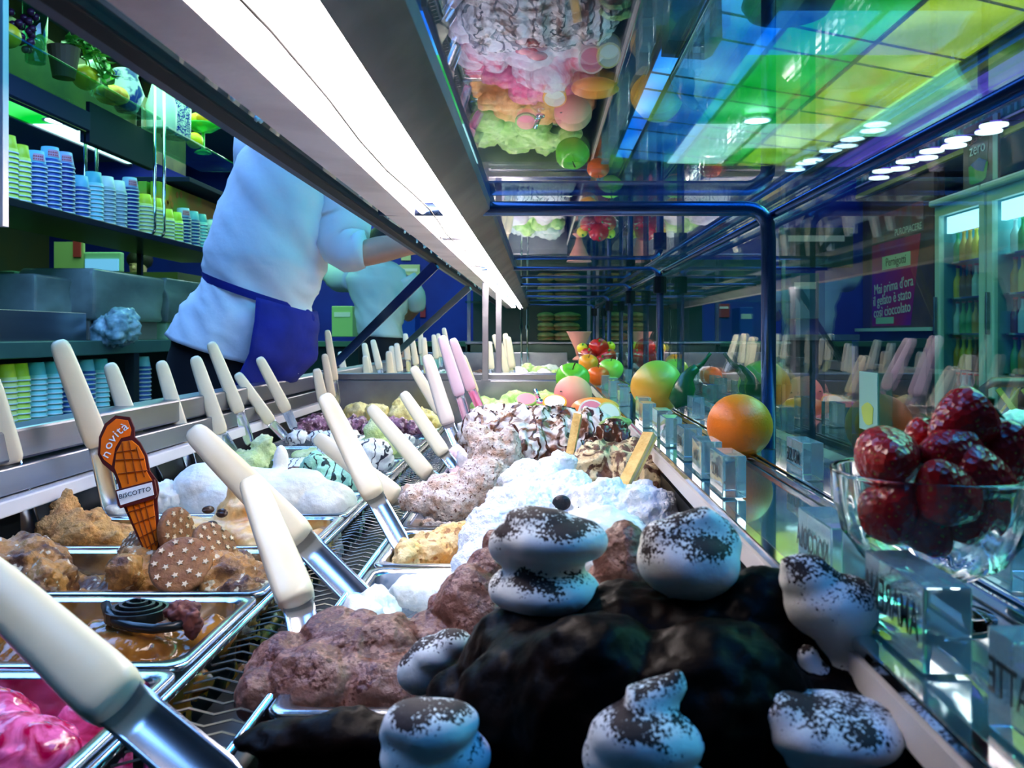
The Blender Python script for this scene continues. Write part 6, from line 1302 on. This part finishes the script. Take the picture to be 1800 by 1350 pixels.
# ================================================================== customer side
frame_m = mat('white fridge frame', (0.50, 0.72, 0.66), 0.35)
inner = mat('fridge lining', (0.12, 0.38, 0.42), 0.4)
hdr = mat('fridge header light', (0.8, 0.9, 1), 0.4, emit=(0.55, 0.9, 1.0), es=1.8)
bot_cols = [mat('amber bottle', (0.55, 0.30, 0.04), 0.15), mat('green bottle', (0.05, 0.35, 0.12), 0.15), mat('clear bottle', (0.45, 0.65, 0.7), 0.15), mat('brown bottle', (0.16, 0.05, 0.02), 0.15), mat('juice bottle', (0.7, 0.5, 0.05), 0.2)]
bprof = [(0.030, 0), (0.033, 0.01), (0.033, 0.13), (0.014, 0.18), (0.012, 0.22), (0.015, 0.225), (0.015, 0.235)]
bm = BM(); lathe(bm, bprof, (0, 0, 0), 14); bot_me = bpy.data.meshes.new('bottle'); bm.to_mesh(bot_me); bm.free(); bot_me.polygons.foreach_set('use_smooth', [True]*len(bot_me.polygons))
bm = BM(); lathe(bm, [(0.016, 0.236), (0.016, 0.25), (0.0, 0.25)], (0, 0, 0), 12); cap_me = bpy.data.meshes.new('cap'); bm.to_mesh(cap_me); bm.free(); cap_me.materials.append(red_ink)
XF = 3.17
for fi, (ya, yb, lb) in enumerate(((6.10, 6.86, 'farther glass-door drinks fridge with a mint white frame'), (5.28, 6.06, 'nearer glass-door drinks fridge cut by the right frame edge'))):
    t = thing('drinks_fridge', lb, 'fridge', (XF+0.35, (ya+yb)/2, 0))
    H = 2.02
    obj('cabinet', box(box(box(box(BM(), (XF+0.04, ya, 0.08), (XF+0.7, ya+0.03, H)), (XF+0.04, yb-0.03, 0.08), (XF+0.7, yb, H)), (XF+0.04, ya, H-0.03), (XF+0.7, yb, H)), (XF+0.67, ya, 0.08), (XF+0.7, yb, H)), inner, t)
    obj('kick_plate', box(BM(), (XF+0.05, ya, 0.0), (XF+0.68, yb, 0.30)), frame_m, t)
    d = obj('door', box(box(box(box(BM(), (XF, ya, 0.30), (XF+0.04, ya+0.07, H)), (XF, yb-0.07, 0.30), (XF+0.04, yb, H)), (XF, ya+0.07, H-0.08), (XF+0.04, yb-0.07, H)), (XF, ya+0.07, 0.30), (XF+0.04, yb-0.07, 0.38)), frame_m, t)
    obj('door_pane', box(BM(), (XF+0.015, ya+0.07, 0.38), (XF+0.022, yb-0.07, H-0.08)), glass, d)
    obj('handle', box(BM(), (XF-0.03, yb-0.05, 1.0), (XF-0.001, yb-0.03, 1.3), 0.004), steel, d)
    obj('crown', box(BM(), (XF-0.05, ya-0.01, H), (XF+0.7, yb+0.01, H+0.05), 0.015), frame_m, t)
    obj('header_light', box(BM(), (XF+0.06, ya+0.08, H-0.22), (XF+0.10, yb-0.08, H-0.09)), hdr, t)
    for sh in range(5):
        z_ = 0.45+sh*0.28
        obj('wire_shelf', box(BM(), (XF+0.08, ya+0.03, z_-0.012), (XF+0.6, yb-0.03, z_)), chrome, t)
        for bi in range(7):
            q = thing('bottle', '%s bottle from the right on the %s shelf up in the %s fridge' % (ORD[bi], ORD[sh], ('farther', 'nearer')[fi]), 'bottle', (XF+0.14, ya+0.09+bi*0.096, z_), 0, 'bottles in the %s fridge' % ('farther', 'nearer')[fi])
            bt = bpy.data.objects.new('glass_body', bot_me.copy()); C.objects.link(bt); bt.parent = q; bt.data.materials.append(bot_cols[(bi//2+sh*2+fi) % 5])
            cp = bpy.data.objects.new('cap', cap_me); C.objects.link(cp); cp.parent = q
fl = area('fridge_lamp', (XF+0.3, 6.0, 1.9), (0.3, 1.2), 8, (0.5, 1.0, 0.95))
# drink advert standing on the fridges
t = thing('drink_advert', 'tall advert board of a dark drink cup reading zero on top of the fridge', 'advert board', (XF, 6.1, 2.07))
xa = XF-0.04
obj('board', box(BM(), (xa, 5.84, 2.071), (xa+0.02, 6.32, 2.52), 0.004), mat('advert brown', (0.10, 0.07, 0.06), 0.35), t)
obj('light_edge', box(BM(), (xa-0.004, 5.84, 2.071), (xa-0.0005, 5.90, 2.52)), mat('advert pale edge', (0.3, 0.6, 0.5), 0.4), t)
def yz(pts, x, d=0.002): return extrude_poly(BM(), [(x, a, b) for a, b in pts], (d, 0, 0))
obj('printed_cup', yz([(6.26, 2.44), (5.95, 2.44), (5.99, 2.10), (6.04, 2.08), (6.18, 2.08), (6.22, 2.10)], xa-0.003), mat('advert cup dark', (0.03, 0.035, 0.04), 0.3), t)
obj('printed_swirl', yz([(6.23, 2.22)]+[(6.23-0.27*q, 2.20+0.05*math.sin(q*3)) for q in (0.25, 0.5, 0.75, 1)]+[(5.99, 2.10), (6.04, 2.085), (6.18, 2.085), (6.22, 2.10)], xa-0.005), mat('advert green', (0.03, 0.35, 0.05), 0.4), t)
obj('printed_drop', yz([(6.20+0.0, 2.23), (6.08, 2.26), (5.98, 2.22), (6.02, 2.15), (6.12, 2.18)], xa-0.0065), mat('advert blue', (0.02, 0.12, 0.4), 0.4), t)
obj('lettering', text_mesh('zero', 0.12, 0.001, basis((xa-0.007, 6.10, 2.33), (0, -1, 0), (0, 0, 1))), mat('pale print', (0.6, 0.85, 0.75), 0.5), t)
obj('lettering', text_mesh('Coca-Cola', 0.062, 0.001, basis((xa-0.007, 6.10, 2.405), (0, -1, 0.12), (0, 0.12, 1))), mat('rose print', (0.55, 0.22, 0.2), 0.5), t)
# chocolate poster
t = thing('poster', 'tall red and violet poster with white slanted Italian lettering past the fridges', 'poster', (XF+0.03, 7.6, 1.0))
xq = XF+0.02
obj('backing', box(BM(), (xq, 6.92, 1.06), (xq+0.03, 8.25, 2.32)), mat('poster brown', (0.14, 0.07, 0.045), 0.5, 0, (0.08, 0.045, 0.035), 3), t)
obj('colour_field', yz([(8.2, 1.08), (7.35, 1.08), (7.15, 1.85), (8.2, 1.85)], xq-0.003), mat('poster red violet', (0.50, 0.02, 0.03), 0.5, 0, (0.22, 0.01, 0.32), 1.3), t)
obj('grey_field', yz([(8.2, 1.87), (7.1, 1.87), (7.1, 2.12), (8.2, 2.12)], xq-0.003), mat('poster grey', (0.18, 0.17, 0.18), 0.5, 0, (0.3, 0.08, 0.06), 3), t)
pw = mat('poster white', (0.7, 0.75, 0.72), 0.5)
for s_, z_, y_ in (('Mai prima d\'ora', 1.44, 7.72), ('il gelato è stato', 1.33, 7.75), ('così cioccolato', 1.22, 7.75)):
    obj('lettering', text_mesh(s_, 0.135, 0.001, basis((xq-0.005, y_, z_), (0, -1, 0.05), (0, 0.05, 1))), pw, t)
obj('label_plate', box(BM(), (xq-0.006, 7.35, 1.60), (xq-0.003, 7.95, 1.72)), mat('poster label', (0.35, 0.65, 0.45), 0.5), t)
obj('label_plate', box(BM(), (xq-0.006, 7.7, 1.10), (xq-0.003, 8.1, 1.16)), MATS['poster label'], t)
obj('lettering', text_mesh('Pernigotti', 0.11, 0.001, basis((xq-0.007, 7.65, 1.66), (0, -1, 0), (0, 0, 1))), ink, t)
obj('lettering', text_mesh('PUROPIACERE', 0.085, 0.001, basis((xq-0.005, 7.4, 1.91), (0, -1, 0), (0, 0, 1))), pw, t)
obj('sill', box(BM(), (xq-0.06, 6.9, 1.03), (xq+0.03, 8.5, 1.06)), frame_m, t)
# plinth cabinet below the poster
t = thing('low_cabinet', 'dark low cabinet under the poster', 'cabinet', (XF+0.3, 7.6, 0)); obj('body', box(BM(), (XF+0.0, 6.92, 0), (XF+0.6, 8.5, 1.03)), mat('low cabinet dark', (0.02, 0.04, 0.06), 0.4), t); obj('door', box(BM(), (XF-0.01, 7.0, 0.1), (XF-0.0, 7.7, 0.95)), mat('low cabinet door', (0.03, 0.06, 0.09), 0.4), t)
t = thing('wall_block', 'tall dark red wall panel beside the poster', 'panel', (XF+0.3, 8.3, 0)); obj('body', box(BM(), (XF+0.06, 6.9, 1.07), (XF+0.10, 8.55, 2.35)), mat('panel brown', (0.07, 0.03, 0.02), 0.5), t)
# a lattice-backed cafe chair close outside the glass
t = thing('lattice_chair', 'chair with a yellow lattice back at the right edge beyond the strawberries', 'chair', (1.62, 2.72, 0))
ym = mat('yellow rattan', (0.62, 0.40, 0.06), 0.4)
zt = P(0, 672, 2.7).z
obj('back_frame', tube(BM(), [(1.40, 2.7, 0.42), (1.40, 2.7, zt-0.02), (1.43, 2.7, zt), (1.85, 2.7, zt), (1.88, 2.7, zt-0.02), (1.88, 2.7, 0.42)], 0.016, 8), mat('chair frame', (0.06, 0.04, 0.03), 0.4), t, smooth=True)
for k in range(6):
    for s_ in (-1, 1):
        x0_ = 1.44+k*0.08; obj('lattice_strip', obox(BM(), (x0_, 2.7+0.004*s_, zt-0.12), (0.075*s_, 0, 0.10), (0.007, 0, 0.005), (0, 0.003, 0)), ym, t)
obj('seat', box(BM(), (1.40, 2.7, 0.42), (1.88, 3.1, 0.46), 0.01), ym, t)
for (x_, y_) in ((1.42, 2.72), (1.86, 2.72), (1.42, 3.08), (1.86, 3.08)): obj('leg', tube(BM(), [(x_, y_, 0), (x_, y_, 0.42)], 0.014, 8), MATS['chair frame'], t)
single('folded_cloth', blob([(P(1790, 745, 2.6), (0.055, 0.05, 0.04)), (P(1775, 760, 2.6), (0.05, 0.05, 0.03))], 0.006, 0.006, 30, 3, mode='ridged'), mat('pale cloth', (0.55, 0.75, 0.6), 0.8), 'pale crumpled cloth on the lattice chair back at the right edge', 'cloth')
# ceiling hung things by the far end: dark blocks left of the poster
t = thing('drinks_counter', 'dark bar counter in front of the navy wall at the far right', 'counter', (1.6, 7.6, 0)); obj('counter_body', box(BM(), (0.6, 7.4, 0), (2.7, 7.9, 0.95)), mat('bar dark', (0.015, 0.03, 0.035), 0.4), t); obj('counter_top', box(BM(), (0.55, 7.35, 0.95), (2.75, 7.95, 1.0)), steel, t)
flat_box('menu_board', 'dark green menu board on the navy wall at the far right', 'board', 1370, 400, 1500, 470, 8.57, mat('menu green', (0.02, 0.07, 0.04), 0.5), 0.03, 'board')
flat_box('wall_cabinet', 'teal wall cabinet below the menu board', 'cabinet', 1390, 480, 1440, 560, 8.3, mat('cab teal', (0.03, 0.15, 0.25), 0.4), 0.3)
